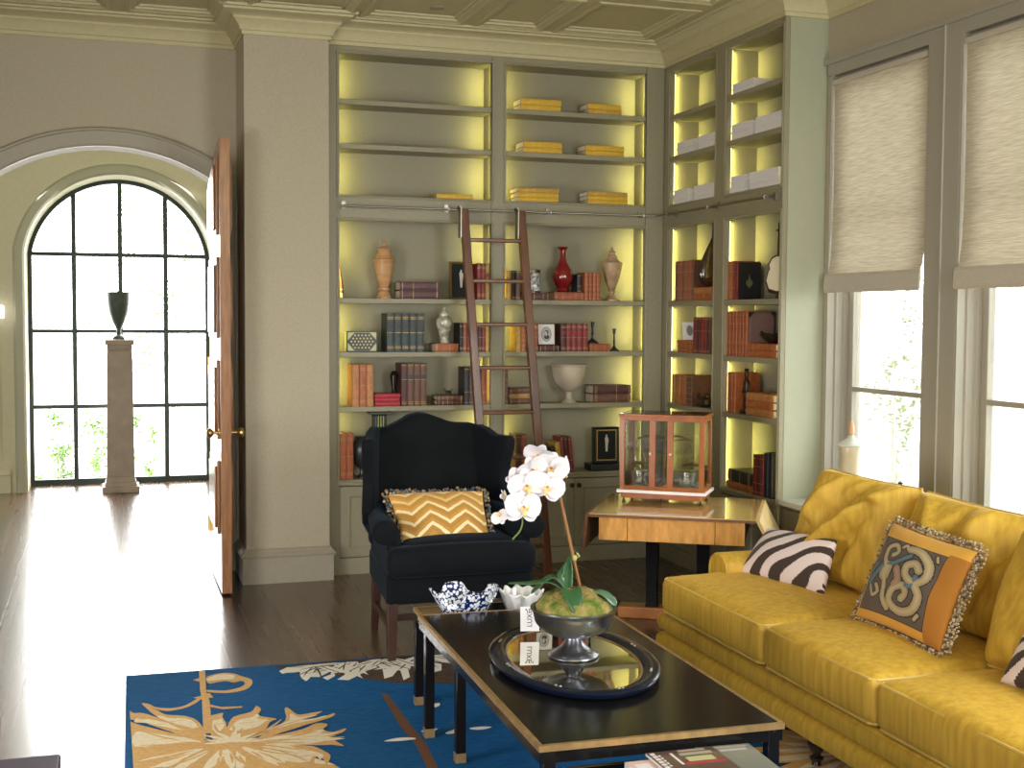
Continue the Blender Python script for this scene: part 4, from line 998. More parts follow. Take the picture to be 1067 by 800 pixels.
b = newbm(); box(b, -w + .004, w - .004, -d + .004, d - .004, z1 + .004, z1 + .007); obj('top_glass', b, glass_mat('dark_top_glass', (.25, .25, .2), .6), t)
b = newbm(); box(b, -w+.02, w-.02, -d+.02, d-.02, .068, .078); obj('inner_floor', b, mat('pale_floor', (.55, .55, .5), .15), t)
b = newbm(); lathe(b, [(0, .078), (.030, .078), (.028, .088), (.008, .10), (.007, .34), (.012, .35), (0, .36)], 16, (-.008, 0, 0)); obj('balance_column', b, brass_m, t, smooth=True)
b = newbm(); tube(b, catmull([(-.15, 0, .325), (-.08, 0, .345), (-.008, 0, .335), (.064, 0, .345), (.134, 0, .325)], 5), .005, 8); tube(b, [(-.15, 0, .325), (.134, 0, .325)], .003, 6)
tube(b, [(-.008, -.01, .33), (-.008, -.012, .13)], .0015, 6); obj('balance_beam', b, brass_m, t, smooth=True)
for x in (-.145, .130):
    b = newbm()
    for s in (-1, 1): tube(b, [(x, 0, .325), (x + s*.040, 0, .198)], .0014, 5)
    lathe(b, [(0, .190), (.042, .192), (.046, .200), (.042, .197), (0, .195)], 22, (x, 0, 0)); obj('balance_pan', b, brass_m, t, smooth=True)
    b = newbm(); lathe(b, [(0, .078), (.042, .078), (.043, .082), (.043, .150), (.047, .154), (.047, .162), (0, .162)], 24, (x*.92, -.02, 0)); obj('round_weight_drum', b, mat('silvered_metal', (.62, .62, .54), .22, metal=.85), t, smooth=True, ang=40)
# ------------------------------------------------------------------ sofa
vel_m = mat('mustard_velvet', (.55, .325, .030), .62, var=.10, vscale=7, stretch=(6, 6, .8), sheen=.4, bump=.10, bscale=14, col2=(.60, .375, .045))
velp_m = mat('velvet_piping', (.62, .43, .10), .55, sheen=.6)
t = thing('sofa', 'long mustard yellow velvet sofa with loose cushions along the window side', 'sofa', (2.75, 3.7, 0))
SX0 = 2.265; SY0, SY1 = 2.20, 4.90
b = newbm()   # two-band upholstered base
sweep(b, [(3.22, SY1 - .03), (SX0 + .02, SY1 - .03), (SX0 + .02, SY0), (3.22, SY0)],
      [(0, .285), (.016, .282), (.028, .272), (.031, .25), (.024, .234), (.004, .226), (.020, .219), (.032, .206), (.034, .185), (.026, .168), (.008, .162), (-.06, .162)],
      lambda x, y, z: (x, y, .285 + (z - .285)*1.32), side=1)
box(b, SX0 + .018, 3.22, SY0, SY1 - .032, .124, .284)
wobj('base', b, vel_m, t, smooth=True, ang=40)
edges = [(4.872, 3.990), (3.982, 3.275), (3.267, 2.48)]
for i, (ya, yb2) in enumerate(edges):
    x0, x1 = SX0 - .012, 2.95
    b = newbm(); rbox(b, (x0+x1)/2, (ya+yb2)/2, .366, x1-x0, ya-yb2, .155, .038, 18, crown=.035, noise=.0022, seed=i+3)
    c = wobj('seat_cushion', b, vel_m, t, smooth=True, ang=80)
    b = newbm(); e = .012
    for z in (.434, .296):
        tube(b, [(x1, ya - e, z), (x0 + .03, ya - e, z), (x0 + e, ya - .03, z), (x0 + e, yb2 + .03, z), (x0 + .03, yb2 + e, z), (x1, yb2 + e, z)], .0055, 6)
    wobj('piping', b, velp_m, c, smooth=True) if False else wobj('cushion_piping', b, velp_m, t, smooth=True)
for ya in (4.84, 2.26):       # rolled arms
    b = newbm(); w = .085
    prf = [(w, .285), (w, .42), (w*1.02, .47), (w*.9, .505), (w*.5, .530), (0, .538), (-w*.5, .530), (-w*.9, .505), (-w*1.02, .47), (-w, .42), (-w, .285)]
    rings = []
    for x, k in ((2.515, .93), (2.505, .97), (2.52, 1), (2.8, 1), (3.20, 1)):
        rings.append([(x, ya + a*k, .285 + (z-.285)*(k if k < 1 else 1)) for a, z in prf])
    quadstrip(b, rings, True, True); wobj('arm', b, vel_m, t, smooth=True, bevel=.008, ang=60)
b = newbm(); rbox(b, 3.16, 3.55, .53, .16, SY1-SY0-.02, .50, .06, 10); wobj('back_frame', b, vel_m, t, smooth=True, ang=80)
def nolo(u, v, s): return (1, 1, 1)
bc = [((2.865, 4.835, .455), (2.865, 4.075, .455), (3.005, 4.10, .895), (3.02, 4.78, .893)),
      ((2.865, 4.06, .455), (2.865, 3.34, .455), (3.00, 3.38, .885), (3.005, 4.06, .89)),
      ((2.68, 3.275, .455), (2.70, 2.56, .455), (2.93, 2.62, .87), (2.90, 3.36, .875))]
FO = [((.50, 1, .30, .50, .05, .055), (.98, .96, .50, .25, .055, .075), (.70, .98, .38, .35, .035, -.05), (.30, .97, .20, .80, .05, -.03), (.85, .75, .62, .2, .04, -.04)),
      ((.20, .97, .42, .62, .045, .035), (.55, .97, .40, .45, .04, -.028), (.75, .95, .55, .30, .06, .04), (.95, .80, .70, .20, .05, -.03)),
      ((.20, .97, .42, .62, .045, .03), (.55, .97, .40, .45, .04, -.025))]
for i, c4 in enumerate(bc):
    b = newbm(); pillow(b, c4, .29, 48, None, ears=.035, noise=.05, seed=i+11, bulge=.30, folds=FO[i])
    wobj('back_cushion', b, vel_m, t, smooth=True, ang=180)
    b = newbm(); tube(b, pill_edge(c4, .035), .0055, 6, caps=False)
    wobj('back_piping', b, velp_m, t, smooth=True)
turn_m = mat('black_turned_leg', (.012, .010, .010), .2, coat=.6)
for x, y in ((2.335, 4.78), (2.335, 3.72), (2.335, 2.35), (3.15, 4.80), (3.15, 2.35)):
    b = newbm(); lathe(b, [(0, .120), (.034, .120), (.034, .112), (.022, .106), (.030, .095), (.034, .080), (.028, .060), (.016, .042), (.015, .036), (.024, .030), (.024, .022), (.015, .016), (.018, 0), (0, 0)], 18, (x, y, .0115))
    wobj('leg', b, turn_m, t, smooth=True)

pv = Matrix.Translation((2.28, 4.87, 0)) @ Matrix.Rotation(rad(-.8), 4, 'Z') @ Matrix.Translation((-2.28, -4.87, 0))
t.location = pv @ t.location; t.rotation_euler = (0, 0, rad(-.8))
# scatter pillows ------------------------------------------------------
zw, zb = (.80, .68, .66), (.055, .035, .028)
def zebra(u, v, s):
    # bands sweep up to the right and curl in the lower right corner
    dx, dy = u - 1.04 - .50*(v - .12), (v - .12)*.80
    r = math.hypot(dx, dy); a = math.atan2(dy, -dx)
    q = r*3.7 + .16*math.sin(3*a + 2) + .07*math.sin(9*u + 5*v) + .15
    return zb if (q % 1) < .46 + .10*math.sin(5*v + 3*u) else zw
fab_m = vcol_mat('printed_fabric', .8, .2)
def scatter(name, label, c4, th, colf, n, ears=.05, group=None, m=fab_m, bulge=.45, **k):
    V = [Vector(c) for c in c4]; loc = (V[0]+V[1])/2
    t = thing(name, label, 'pillow', loc, 0, group)
    b = newbm(); pillow(b, c4, th, n, colf, ears, bulge=bulge, **k); wobj('cover', b, m, t, smooth=True, ang=180)
    return t
scatter('zebra_pillow', 'zebra striped lumbar pillow at the far end of the sofa', [(2.58, 4.775, .462), (2.66, 4.235, .462), (2.755, 4.295, .672), (2.765, 4.86, .628)], .13, zebra, 90)
scatter('zebra_pillow', 'zebra striped pillow cut off by the right edge of the photo', [(2.52, 3.05, .475), (2.56, 2.62, .475), (2.66, 2.62, .63), (2.63, 3.07, .625)], .13, zebra, 60)

def dist_poly(p, pts):
    best = 9
    for i in range(len(pts)-1):
        ax, ay = pts[i]; bx_, by_ = pts[i+1]; dx, dy = bx_-ax, by_-ay
        L = dx*dx+dy*dy; tt = max(0, min(1, ((p[0]-ax)*dx+(p[1]-ay)*dy)/L)) if L else 0
        d = math.hypot(p[0]-ax-tt*dx, p[1]-ay-tt*dy)
        if d < best: best = d
    return best
def c2(pts, k=6): return [(v.x, v.y) for v in catmull([(x, y, 0) for x, y in pts], k)]
SC = [(c2([(.52, .93), (.70, .92), (.86, .80), (.88, .62), (.76, .52), (.62, .58), (.60, .70), (.70, .76), (.77, .69)]), .052, 'g'),
      (c2([(.78, .50), (.88, .38), (.84, .20), (.66, .12), (.50, .20), (.50, .36), (.62, .44), (.70, .36), (.66, .28)]), .050, 'g'),
      (c2([(.28, .62), (.20, .72), (.18, .86), (.28, .92), (.36, .84), (.30, .78)]), .034, 'g'),
      (c2([(.26, .56), (.34, .40), (.38, .22), (.48, .10)]), .036, 'g'),
      (c2([(.30, .64), (.44, .72), (.58, .84)]), .034, 'b'), (c2([(.22, .60), (.14, .46), (.08, .34)]), .040, 'b'),
      (c2([(.76, .60), (.74, .48), (.64, .44)]), .036, 'b'), (c2([(.12, .30), (.20, .20), (.28, .26), (.22, .34)]), .026, 'g'),
      (c2([(.30, .60), (.30, .50)]), .085, 'g'), (c2([(.46, .62), (.52, .50), (.50, .42)]), .055, 'p'),
      (c2([(.10, .62), (.06, .50)]), .026, 'b'), (c2([(.90, .94), (.93, .88)]), .018, 'g'), (c2([(.88, .10), (.92, .16)]), .022, 'g'), (c2([(.40, .92), (.44, .96), (.48, .92)]), .022, 'g')]
def scroll(u, v, s):
    if s < 0: return (.55, .25, .02)
    x, y = (u - .05)/.79, (v - .08)/.77
    if 0 < x < 1 and 0 < y < 1:
        if min(x, 1-x) < .012 or min(y, 1-y) < .012: return (.03, .02, .015)
        best = None
        for pts, w, c in SC:
            d = dist_poly((x, y), pts)
            if d < w and (best is None or d/w < best[0]): best = (d/w, c)
            elif d < w + .014 and best is None: best = (2, 'o')
        if best:
            k = 1 - .35*min(1, best[0])
            col = {'g': (.52, .40, .22), 'b': (.13, .20, .24), 'p': (.42, .26, .17), 'o': (.035, .03, .03)}[best[1]]
            return tuple(q*k for q in col)
        return (.115, .085, .065)
    return (.70, .36, .05) if (u < .84 or v > .87) else (.40, .155, .015)
fr_cols = [mat('fringe_tan', (.46, .35, .20), .8), mat('fringe_dark', (.14, .09, .06), .8), mat('fringe_cream', (.52, .45, .30), .8), MATS['fringe_tan'], mat('fringe_umber', (.28, .18, .11), .8)]
def fringe(t, c4, rr, n_per, mats, ears=.05, skip=(), seed=1, dense=1.0):
    rn = random.Random(seed); V = [Vector(c) for c in c4]; nr = (V[1]-V[0]).cross(V[3]-V[0]).normalized(); cen = sum(V, Vector())/4
    b = newbm()
    for e in range(4):
        if e in skip: continue
        A, B = V[e], V[(e+1) % 4]; L = (B-A).length; n = int(L/rr*1.3*dense)
        for i in range(n+1):
            k = i/n; p = A.lerp(B, k); p += (cen - p) * ears * (1 - (2*k-1)**2) * .6
            outd = (p - cen); outd -= (B-A).normalized() * outd.dot((B-A).normalized()); outd.normalize()
            for q in range(n_per):
                c = p + outd * (rr*.5 + rr*.9*q + rn.uniform(-.2, .2)*rr) + nr * rn.uniform(-.6, .6)*rr + (B-A).normalized()*rn.uniform(-.4, .4)*rr
                mi = rn.choice(range(len(mats))); s = rr * rn.uniform(.35, .62)
                tmp = bmesh.ops.create_icosphere(b, subdivisions=1, radius=s, matrix=Matrix.Translation(c) @ Matrix.Rotation(rn.uniform(0, 3), 4, 'X') @ Matrix.Diagonal((1, 1, rn.uniform(.7, 1.5), 1)))
                for v in tmp['verts']:
                    for f in v.link_faces: f.material_index = mi
    wobj('fringe', b, mats, t, smooth=True, ang=180)
c4 = [(2.565, 3.875, .480), (2.545, 3.360, .480), (2.720, 3.410, .790), (2.745, 3.910, .805)]
t = scatter('tapestry_pillow', 'orange velvet pillow with grey tapestry scroll panel and tan tassel fringe', c4, .13, scroll, 150, noise=.03, seed=2)
fringe(t, c4, .010, 3, fr_cols, seed=4); fringe(t, c4, .010, 5, fr_cols, skip=(0, 2, 3), seed=5)

def chevron(u, v, s):
    if s < 0: return (.35, .20, .03)
    x = (u*2.5 + .12) % 1; tri = abs(x*2 - 1)
    q = (v*1.0 + (1-tri)*.22) * 4.6 + .15
    k = q % 1
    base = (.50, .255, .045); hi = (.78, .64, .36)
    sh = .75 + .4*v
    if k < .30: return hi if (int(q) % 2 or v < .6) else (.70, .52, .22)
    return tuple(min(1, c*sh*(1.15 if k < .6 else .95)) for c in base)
c4 = [(1.268, 5.50, .530), (1.682, 5.50, .530), (1.715, 5.735, .712), (1.252, 5.735, .712)]
t = scatter('chevron_pillow', 'gold chevron lumbar pillow with grey and brown fringe on the wing chair', c4, .12, chevron, 110, ears=.03)
fringe(t, c4, .016, 2, [mat('fringe_grey', (.12, .13, .12), .85), mat('fringe_brown', (.22, .13, .06), .85), mat('fringe_navy', (.05, .06, .08), .85), mat('fringe_sand', (.35, .27, .16), .85)], seed=8, ears=.03)

# ------------------------------------------------------------------ wing chair
nav_m = mat('dark_velvet', (.0025, .0032, .0042), .8, spec=.15, sheen=.10, var=.2, vscale=12, bump=.08, bscale=90)
MATS['dark_velvet'].node_tree.nodes['Principled BSDF'].inputs['Sheen Tint'].default_value = (.20, .32, .48, 1)
MATS['dark_velvet'].node_tree.nodes['Principled BSDF'].inputs['Sheen Roughness'].default_value = .5
wood_m = mat('walnut_leg', (.045, .018, .011), .4, var=.2, vscale=20)
t = thing('wing_chair', 'dark navy-black velvet wing chair with camel back before the bookcase', 'armchair', (1.52, 5.75, 0))
def taper(bm):
    for v in bm.verts: v.co.x = 1.52 + (v.co.x - 1.52)*(1 - .17*max(0, v.co.y - 5.42)/.65)
    return bm
def byat(z): return 5.98 + (z - .5)*.16
b = newbm()   # camel back
cb = [(1.225, .42), (1.225, .80), (1.225, .985), (1.27, .990), (1.33, 1.000), (1.39, 1.028), (1.44, 1.056), (1.49, 1.068), (1.54, 1.062), (1.59, 1.044), (1.645, 1.022), (1.69, 1.014), (1.755, 1.012), (1.815, 1.000), (1.815, .80), (1.80, .42)]
prism(b, cb, lambda x, z: (x, byat(z), z), lambda x, z: (x*1.0, byat(z) + .12, z)); wobj('backrest', b, nav_m, t, bevel=.035, bseg=5, smooth=True, ang=80)
for s in (-1, 1):
    cxm = 1.52
    wing = [(-.02, .45), (-.02, 1.000), (.06, 1.008), (.12, .995), (.18, .972), (.24, .968), (.29, .972), (.312, .955), (.308, .91), (.285, .85), (.27, .79), (.278, .72), (.31, .67), (.335, .640), (.31, .57), (.15, .50)]
    def wf(off):
        def f(d, z):
            y = 6.10 - d; fl = .035*d/.3
            return (cxm + s*(.272 + .085*min(1, d/.30) + off), y, z)
        return f
    b = newbm(); prism(b, wing, wf(0), wf(.065)); wobj('wing', taper(b), nav_m, t, bevel=.024, bseg=4, smooth=True, ang=80)
    b = newbm()   # arm: rolled top swelling forward over a panel
    rings = []
    for y, r, zc, xo in ((5.405, .050, .588, .343), (5.41, .058, .588, .343), (5.44, .062, .590, .343), (5.6, .056, .592, .325), (5.8, .050, .60, .300), (5.95, .044, .61, .280)):
        rings.append([(cxm + s*xo + r*math.cos(2*PI*j/20), y, zc + r*math.sin(2*PI*j/20)*.92) for j in range(20)])
    quadstrip(b, rings, True, True); wobj('arm', b, nav_m, t, smooth=True, ang=80)
    b = newbm(); box(b, *(sorted((cxm + s*.272, cxm + s*.338))), 5.425, 6.08, .275, .58); wobj('arm_panel', taper(b), nav_m, t, bevel=.02, bseg=3, smooth=True, ang=80)
b = newbm(); box(b, 1.176, 1.864, 5.405, 6.095, .262, .405); wobj('seat_rail', taper(b), nav_m, t, bevel=.02, bseg=3, smooth=True, ang=80)
b = newbm(); rbox(b, 1.52, 5.41, .455, .690, .13, .125, .04, 10, crown=.018); rbox(b, 1.52, 5.66, .462, .575, .56, .125, .045, 12, crown=.045); wobj('seat_cushion', b, nav_m, t, smooth=True, ang=80)
for x, y, k in ((1.205, 5.435, 0), (1.835, 5.435, 0), (1.262, 6.03, 1), (1.778, 6.03, 1)):
    b = newbm()
    if not k: quadstrip(b, [[(x + w*a, y + w*c, z) for a, c in ((-1, -1), (1, -1), (1, 1), (-1, 1))] for z, w in ((.0125, .017), (.05, .019), (.27, .025))], True, True)
    else: quadstrip(b, [[(x + w*a + dx*(-1 if x < 1.5 else 1)*0, y + dy + w*c, z) for a, c in ((-1, -1), (1, -1), (1, 1), (-1, 1))] for z, w, dx, dy in ((.001, .016, 0, .06), (.12, .018, 0, .02), (.27, .024, 0, 0))], True, True)
    wobj('leg', b, wood_m, t, bevel=.003)
for x in (1.215, 1.825):
    b = newbm(); xr = x + (.045 if x < 1.5 else -.045)
    quadstrip(b, [[(x - .009, 5.44, .115), (x + .009, 5.44, .115), (x + .009, 5.44, .145), (x - .009, 5.44, .145)], [(xr - .009, 6.05, .115), (xr + .009, 6.05, .115), (xr + .009, 6.05, .145), (xr - .009, 6.05, .145)]], True, True); wobj('stretcher', b, wood_m, t, bevel=.002)
b = newbm(); box(b, 1.24, 1.80, 5.72, 5.738, .115, .145); wobj('stretcher', b, wood_m, t, bevel=.002)

# ------------------------------------------------------------------ tables
lac_m = mat('black_lacquer', (.008, .0075, .008), .16, spec=.25, var=.2, vscale=6)
brin_m = mat('brass_inlay', (.55, .36, .16), .38, metal=.75, var=.15, vscale=30)
def ltable(name, label, x0, x1, y0, y1, z, leg=.034, ins=.020, insx=.020):
    t = thing(name, label, 'coffee table', ((x0+x1)/2, (y0+y1)/2, .0115))
    b = newbm(); box(b, x0+.003, x1-.003, y0+.003, y1-.003, z-.020, z); wobj('tabletop', b, lac_m, t, bevel=.0015, bseg=1)
    b = newbm(); e = .0125; zi = z + .0006
    path = [(x0, y0), (x0, y1), (x1, y1), (x1, y0)]
    sweep(b, path, [(.0, z-.016), (0, zi), (e, zi), (e, z-.002)], lambda x, y, q: (x, y, q), closed=True); wobj('brass_edge', b, brin_m, t)
    b = newbm(); sweep(b, path, [(.004, z-.020), (.004, z-.048), (.022, z-.048), (.022, z-.020)], lambda x, y, q: (x, y, q), closed=True); wobj('apron', b, lac_m, t)
    for x in (x0 + insx, x1 - insx):
        for y in (y0 + .020, y1 - ins):
            b = newbm(); h = leg/2; box(b, x-h, x+h, y-h, y+h, .045, z-.020); l = wobj('leg', b, lac_m, t, bevel=.0015, bseg=1)
            b = newbm(); h += .001; box(b, x-h, x+h, y-h, y+h, .012, .045); wobj('brass_foot', b, brin_m, t)
    pv = Matrix.Translation((1.41, 3.7, 0)) @ Matrix.Rotation(rad(-1.5), 4, 'Z') @ Matrix.Translation((-1.41, -3.7, 0))
    t.location = pv @ t.location; t.rotation_euler = (0, 0, rad(-1.5))
    return t
ltable('coffee_table', 'large black lacquer coffee table with brass edging carrying the orchid', 1.066, 1.768, 2.975, 4.445, .45, ins=.058, insx=.030)
ltable('nesting_table', 'lower black nesting table pulled out at the wing chair end', 1.122, 1.715, 4.085, 4.795, .398)
ltable('nesting_table', 'lower black nesting table pulled out at the near end under the magazines', 1.150, 1.640, 2.30, 3.03, .368)

# tray with inset mirror -------------------------------------------------
t = thing('oval_tray', 'oval black tray with mirror centre and bright studs on the coffee table', 'tray', (1.405, 3.69, .4506)); TA = rad(-6); t.rotation_euler = (0, 0, TA)
ax, ay = .258, .412
def ov(k, off, z, n=64): return [((ax*k + off) * math.cos(2*PI*j/n), (ay*k + off) * math.sin(2*PI*j/n), z) for j in range(n)]
trm = mat('tray_lacquer', (.006, .010, .024), .14, spec=.3)
b = newbm(); quadstrip(b, [ov(1, -.055, .0), ov(1, -.012, .0), ov(1, 0, .010), ov(1, .002, .020), ov(1, -.006, .027), ov(1, -.030, .026), ov(1, -.052, .020), ov(1, -.056, .014), ov(1, -.056, .010)], True, False); b.faces.new([b.verts.new(p) for p in ov(1, -.055, 0)]); obj('rim', b, trm, t, smooth=True, ang=50)
b = newbm(); b.faces.new([b.verts.new(p) for p in ov(1, -.055, .0145)]); obj('mirror', b, mat('mirror_glass', (.80, .78, .66), .02, metal=1), t)
b = newbm(); quadstrip(b, [ov(1, -.050, .0155), ov(1, -.056, .0185), ov(1, -.062, .0155)], True); obj('gilt_line', b, brin_m, t)
for k in range(8):
    a = 2*PI*k/8 + .2; b = newbm()
    for da in (-.028, .028):
        p = ((ax - .028)*math.cos(a+da), (ay - .028)*math.sin(a+da), .0262); lathe(b, [(0, .004), (.0035, .003), (.005, 0), (0, 0)], 10, p)
    obj('stud', b, steel_m, t, smooth=True)

# orchid -------------------------------------------------------------------
OX, OY, OZ = 1.418, 3.715, .4655
t = thing('potted_orchid', 'white moth orchid in a footed pewter bowl with moss on the mirrored tray', 'orchid', (OX, OY, OZ))
pew_m = mat('pewter', (.24, .25, .28), .30, metal=.95, var=.2, vscale=14)
b = newbm(); lathe(b, [(0, 0), (.078, 0), (.082, .004), (.080, .010), (.062, .018), (.040, .034), (.027, .052), (.025, .060), (.034, .066), (.072, .073), (.105, .088), (.124, .112), (.131, .140), (.134, .151), (.140, .154), (.140, .159), (.130, .157), (.118, .135), (.09, .12), (0, .115)], 40)
obj('bowl', b, pew_m, t, smooth=True, ang=60)
moss_m = mat('moss', (.13, .23, .015), .95, col2=(.30, .22, .08), var=.35, vscale=26, bump=1, bscale=70)
b = newbm(); rn = random.Random(3); rings = []
for k in range(13):
    q = k/12; r = .124*math.cos(q*PI/2) + .0001; z = .142 + .078*math.sin(q*PI/2)**.9
    rings.append([((r + rn.uniform(-.006, .006))*math.cos(2*PI*j/40), (r + rn.uniform(-.006, .006))*math.sin(2*PI*j/40), z + rn.uniform(-.004, .004)) for j in range(40)])
quadstrip(b, rings, True, True); obj('moss', b, moss_m, t, smooth=True, ang=180)
lf_m = mat('orchid_leaf', (.030, .105, .035), .35, var=.25, vscale=8, coat=.2)
lf2_m = mat('pale_orchid_leaf', (.10, .22, .13), .3, var=.2, vscale=8, coat=.3)
def leaf(par, pts, w, m, name='leaf', tw=0):
    C = catmull(pts, 6); n = len(C); b = newbm(); rows = []
    for i, p in enumerate(C):
        k = i/(n-1); tn = (C[min(i+1, n-1)] - C[max(i-1, 0)]).normalized(); sd = tn.cross(Vector((math.sin(tw), 0, math.cos(tw)))).normalized()
        ww = w * (math.sin(PI*min(1, .12 + k*.88))**.6) * (1 if k < .98 else .3); upn = sd.cross(tn)
        rows.append([p + sd*ww*a + upn*(abs(a)*ww*.28) for a in (-1, -.6, -.25, 0, .25, .6, 1)])
    quadstrip(b, rows, False); o = obj(name, b, m, par, smooth=True, ang=180)
    s = o.modifiers.new('thick', 'SOLIDIFY'); s.thickness = .003
    return o
leaf(t, [(-.01, .0, .19), (-.07, .02, .235), (-.14, .03, .235), (-.21, .04, .240)], .022, lf_m)
leaf(t, [(-.01, .01, .19), (-.06, .03, .25), (-.11, .04, .215), (-.13, .045, .20)], .026, lf_m)
leaf(t, [(-.02, .0, .20), (-.01, .03, .25), (.0, .05, .29), (.02, .05, .335)], .016, lf_m)
leaf(t, [(-.01, -.01, .20), (-.03, -.045, .225), (-.035, -.085, .205), (-.035, -.115, .165)], .032, lf_m)
leaf(t, [(-.02, .0, .20), (-.035, .02, .25), (-.03, .03, .27), (-.015, .03, .30)], .013, lf_m)
leaf(t, [(.04, -.01, .200), (.075, -.03, .204), (.100, -.05, .190), (.114, -.07, .170)], .028, lf2_m)
def w2(x, y, z): return (x - OX, y - OY, z - OZ)
stake_m = mat('bamboo_stake', (.30, .14, .05), .6, spec=.2)
b = newbm(); tube(b, [w2(1.458, 3.755, .66), w2(1.372, 3.76, 1.025)], .0052, 7); obj('stake', b, stake_m, t)
b = newbm(); tube(b, catmull([w2(1.456, 3.764, .67), w2(1.416, 3.768, .85), w2(1.385, 3.768, .98), w2(1.36, 3.75, 1.06), w2(1.30, 3.74, 1.08), w2(1.24, 3.73, 1.03), w2(1.20, 3.72, .97), w2(1.175, 3.71, .93)], 5), .0035, 6)
tube(b, catmull([w2(1.20, 3.72, .955), w2(1.235, 3.70, .925), w2(1.232, 3.70, .885), w2(1.205, 3.70, .855)], 4), .0028, 6); obj('flower_stem', b, mat('stem_green', (.12, .20, .05), .5), t, smooth=True)
b = newbm(); tube(b, [w2(1.438, 3.75, .775), w2(1.446, 3.742, .78), w2(1.442, 3.755, .79)], .003, 6); lathe(b, [(.006, -.008), (.008, 0), (.006, .008)], 8, w2(1.434, 3.752, .775)); obj('raffia_tie', b, mat('raffia', (.45, .42, .15), .7), t)
pet_m = mat('orchid_petal', (.74, .71, .74), .55); lip_m = mat('orchid_lip', (.80, .58, .22), .5); lipd = mat('orchid_throat', (.45, .20, .08), .5)
def flower(c, s, yaw, pitch, roll, n5=5):
    M = Matrix.Translation(Vector(w2(*c))) @ Matrix.Rotation(yaw, 4, 'Z') @ Matrix.Rotation(pitch, 4, 'X') @ Matrix.Rotation(roll, 4, 'Y')
    b = newbm()
    def petal(ang, L, Wd, y0):
        rows = []
        for i in range(7):
            k = i/6; ww = Wd * math.sin(PI*min(1, .10 + .86*k))**.55; row = []
            for a in (-1, -.5, 0, .5, 1):
                x = a*ww; z = L*k; y = y0 + .10*L*(k*k) - .12*ww*a*a*1.5 + .02*L*math.sin(5*k + a*2)
                row.append(M @ Vector(((x*math.cos(ang) + z*math.sin(ang)), y, (-x*math.sin(ang) + z*math.cos(ang)))))
            rows.append(row)
        quadstrip(b, rows, False)
    for a in (0, 125, -125): petal(rad(a), s*.92, s*.36, .003)
    for a in (68, -68): petal(rad(a), s*1.02, s*.62, -.001)
    f = obj('flower', b, pet_m, t, smooth=True, ang=180)
    b = newbm()
    for sx in (-1, 1):
        tube(b, [M @ Vector(p) for p in ((0, -.004, 0), (sx*s*.16, -s*.22, -s*.06), (sx*s*.20, -s*.20, s*.10))], [s*.06, s*.09, s*.04], 6)
    tube(b, [M @ Vector(p) for p in ((0, -.003, 0), (0, -s*.20, -s*.12), (0, -s*.24, -s*.34), (0, -s*.18, -s*.44))], [s*.07, s*.11, s*.09, s*.02], 6)
    lp_ = obj('lip', b, lip_m, f, smooth=True)
    b = newbm(); tube(b, [M @ Vector(p) for p in ((0, -.002, s*.06), (0, -s*.16, s*.03))], [s*.09, s*.06], 6); obj('column', b, lipd, f, smooth=True)
for c, s, yw, pt, rl in (((1.350, 3.725, 1.045), .052, -.25, .15, .2), ((1.262, 3.700, .995), .054, -.1, .1, -.2), ((1.325, 3.690, .990), .050, -.3, .05, .3), ((1.245, 3.685, .930), .056, .1, -.05, .1),
                         ((1.392, 3.735, 1.035), .048, .8, .1, -.4), ((1.310, 3.740, 1.088), .044, -.4, .7, .5), ((1.225, 3.720, 1.020), .034, .6, .2, .6), ((1.285, 3.715, 1.045), .046, .15, .35, -.5)):
    flower((c[0] - .010, c[1], c[2] + .024), s*1.13, yw, pt, rl)
for c, s, yw, pt in (((1.182, 3.715, .975), .026, .9, -.4), ((1.164, 3.705, .915), .030, -.6, -.5)):
    flower((c[0], c[1], c[2] + .015), s, yw, pt, 2.6)

# tag with sideways lettering -------------------------------------------------
t = thing('paper_tag', 'small white paper tag with sideways lettering standing at the tray edge', 'tag', (1.362, 3.985, .484)); t.rotation_euler = (rad(-8), 0, rad(-12))
b = newbm(); box(b, -.032, .032, -.0008, .0008, 0, .083); obj('card', b, mat('tag_paper', (.88, .87, .90), .7), t)
cu = bpy.data.curves.new('txt', 'FONT'); cu.body = 'LUXE'; cu.size = .024; cu.align_x = 'CENTER'; cu.align_y = 'CENTER'; cu.extrude = .0002
to = bpy.data.objects.new('txt', cu); COL.objects.link(to); dg = bpy.context.evaluated_depsgraph_get(); me = bpy.data.meshes.new_from_object(to.evaluated_get(dg))
bpy.data.objects.remove(to); o = bpy.data.objects.new('lettering', me); COL.objects.link(o); me.materials.append(darklab); o.parent = t
o.rotation_euler = (rad(90), rad(-90), 0); o.location = (.0, -.0013, .043)
b = newbm()
for k in range(3): lathe(b, [(0, 0), (.002, 0), (.002, .005), (0, .006)], 6, (-.012 + .012*k, -.001, .070))
obj('printed_marks', b, darklab, t)

# glass bowls on the far nesting table ---------------------------------------
def ruffle(name, label, loc, r0, r1, h, m, lobes, amp, seed, droop=0, ell=1.0, zw=.28):
    t = thing(name, label, 'bowl', loc); rn = random.Random(seed); ph = rn.uniform(0, 6); N = 96; rings = []
    for k in range(11):
        q = k/10; row = []
        for j in range(N):
            a = 2*PI*j/N; wv = math.sin(lobes*a + ph) + .5*math.sin((lobes-2)*a + 2)
            r = r0 + (r1-r0)*q**.8 * (1 + amp*q*q*wv); z = h*(q**1.05) * (1 + zw*q*wv) - droop*max(0, q-.75)*4*max(0, -wv)*h
            row.append((r*math.cos(a), r*math.sin(a)*ell, max(0, z)))
        rings.append(row)
    b = newbm(); quadstrip(b, rings, True); b.faces.new([b.verts.new(p) for p in rings[0]]); o = obj('bowl', b, m, t, smooth=True, ang=180)
    s = o.modifiers.new('thick', 'SOLIDIFY'); s.thickness = .005; s.offset = 1
    return t
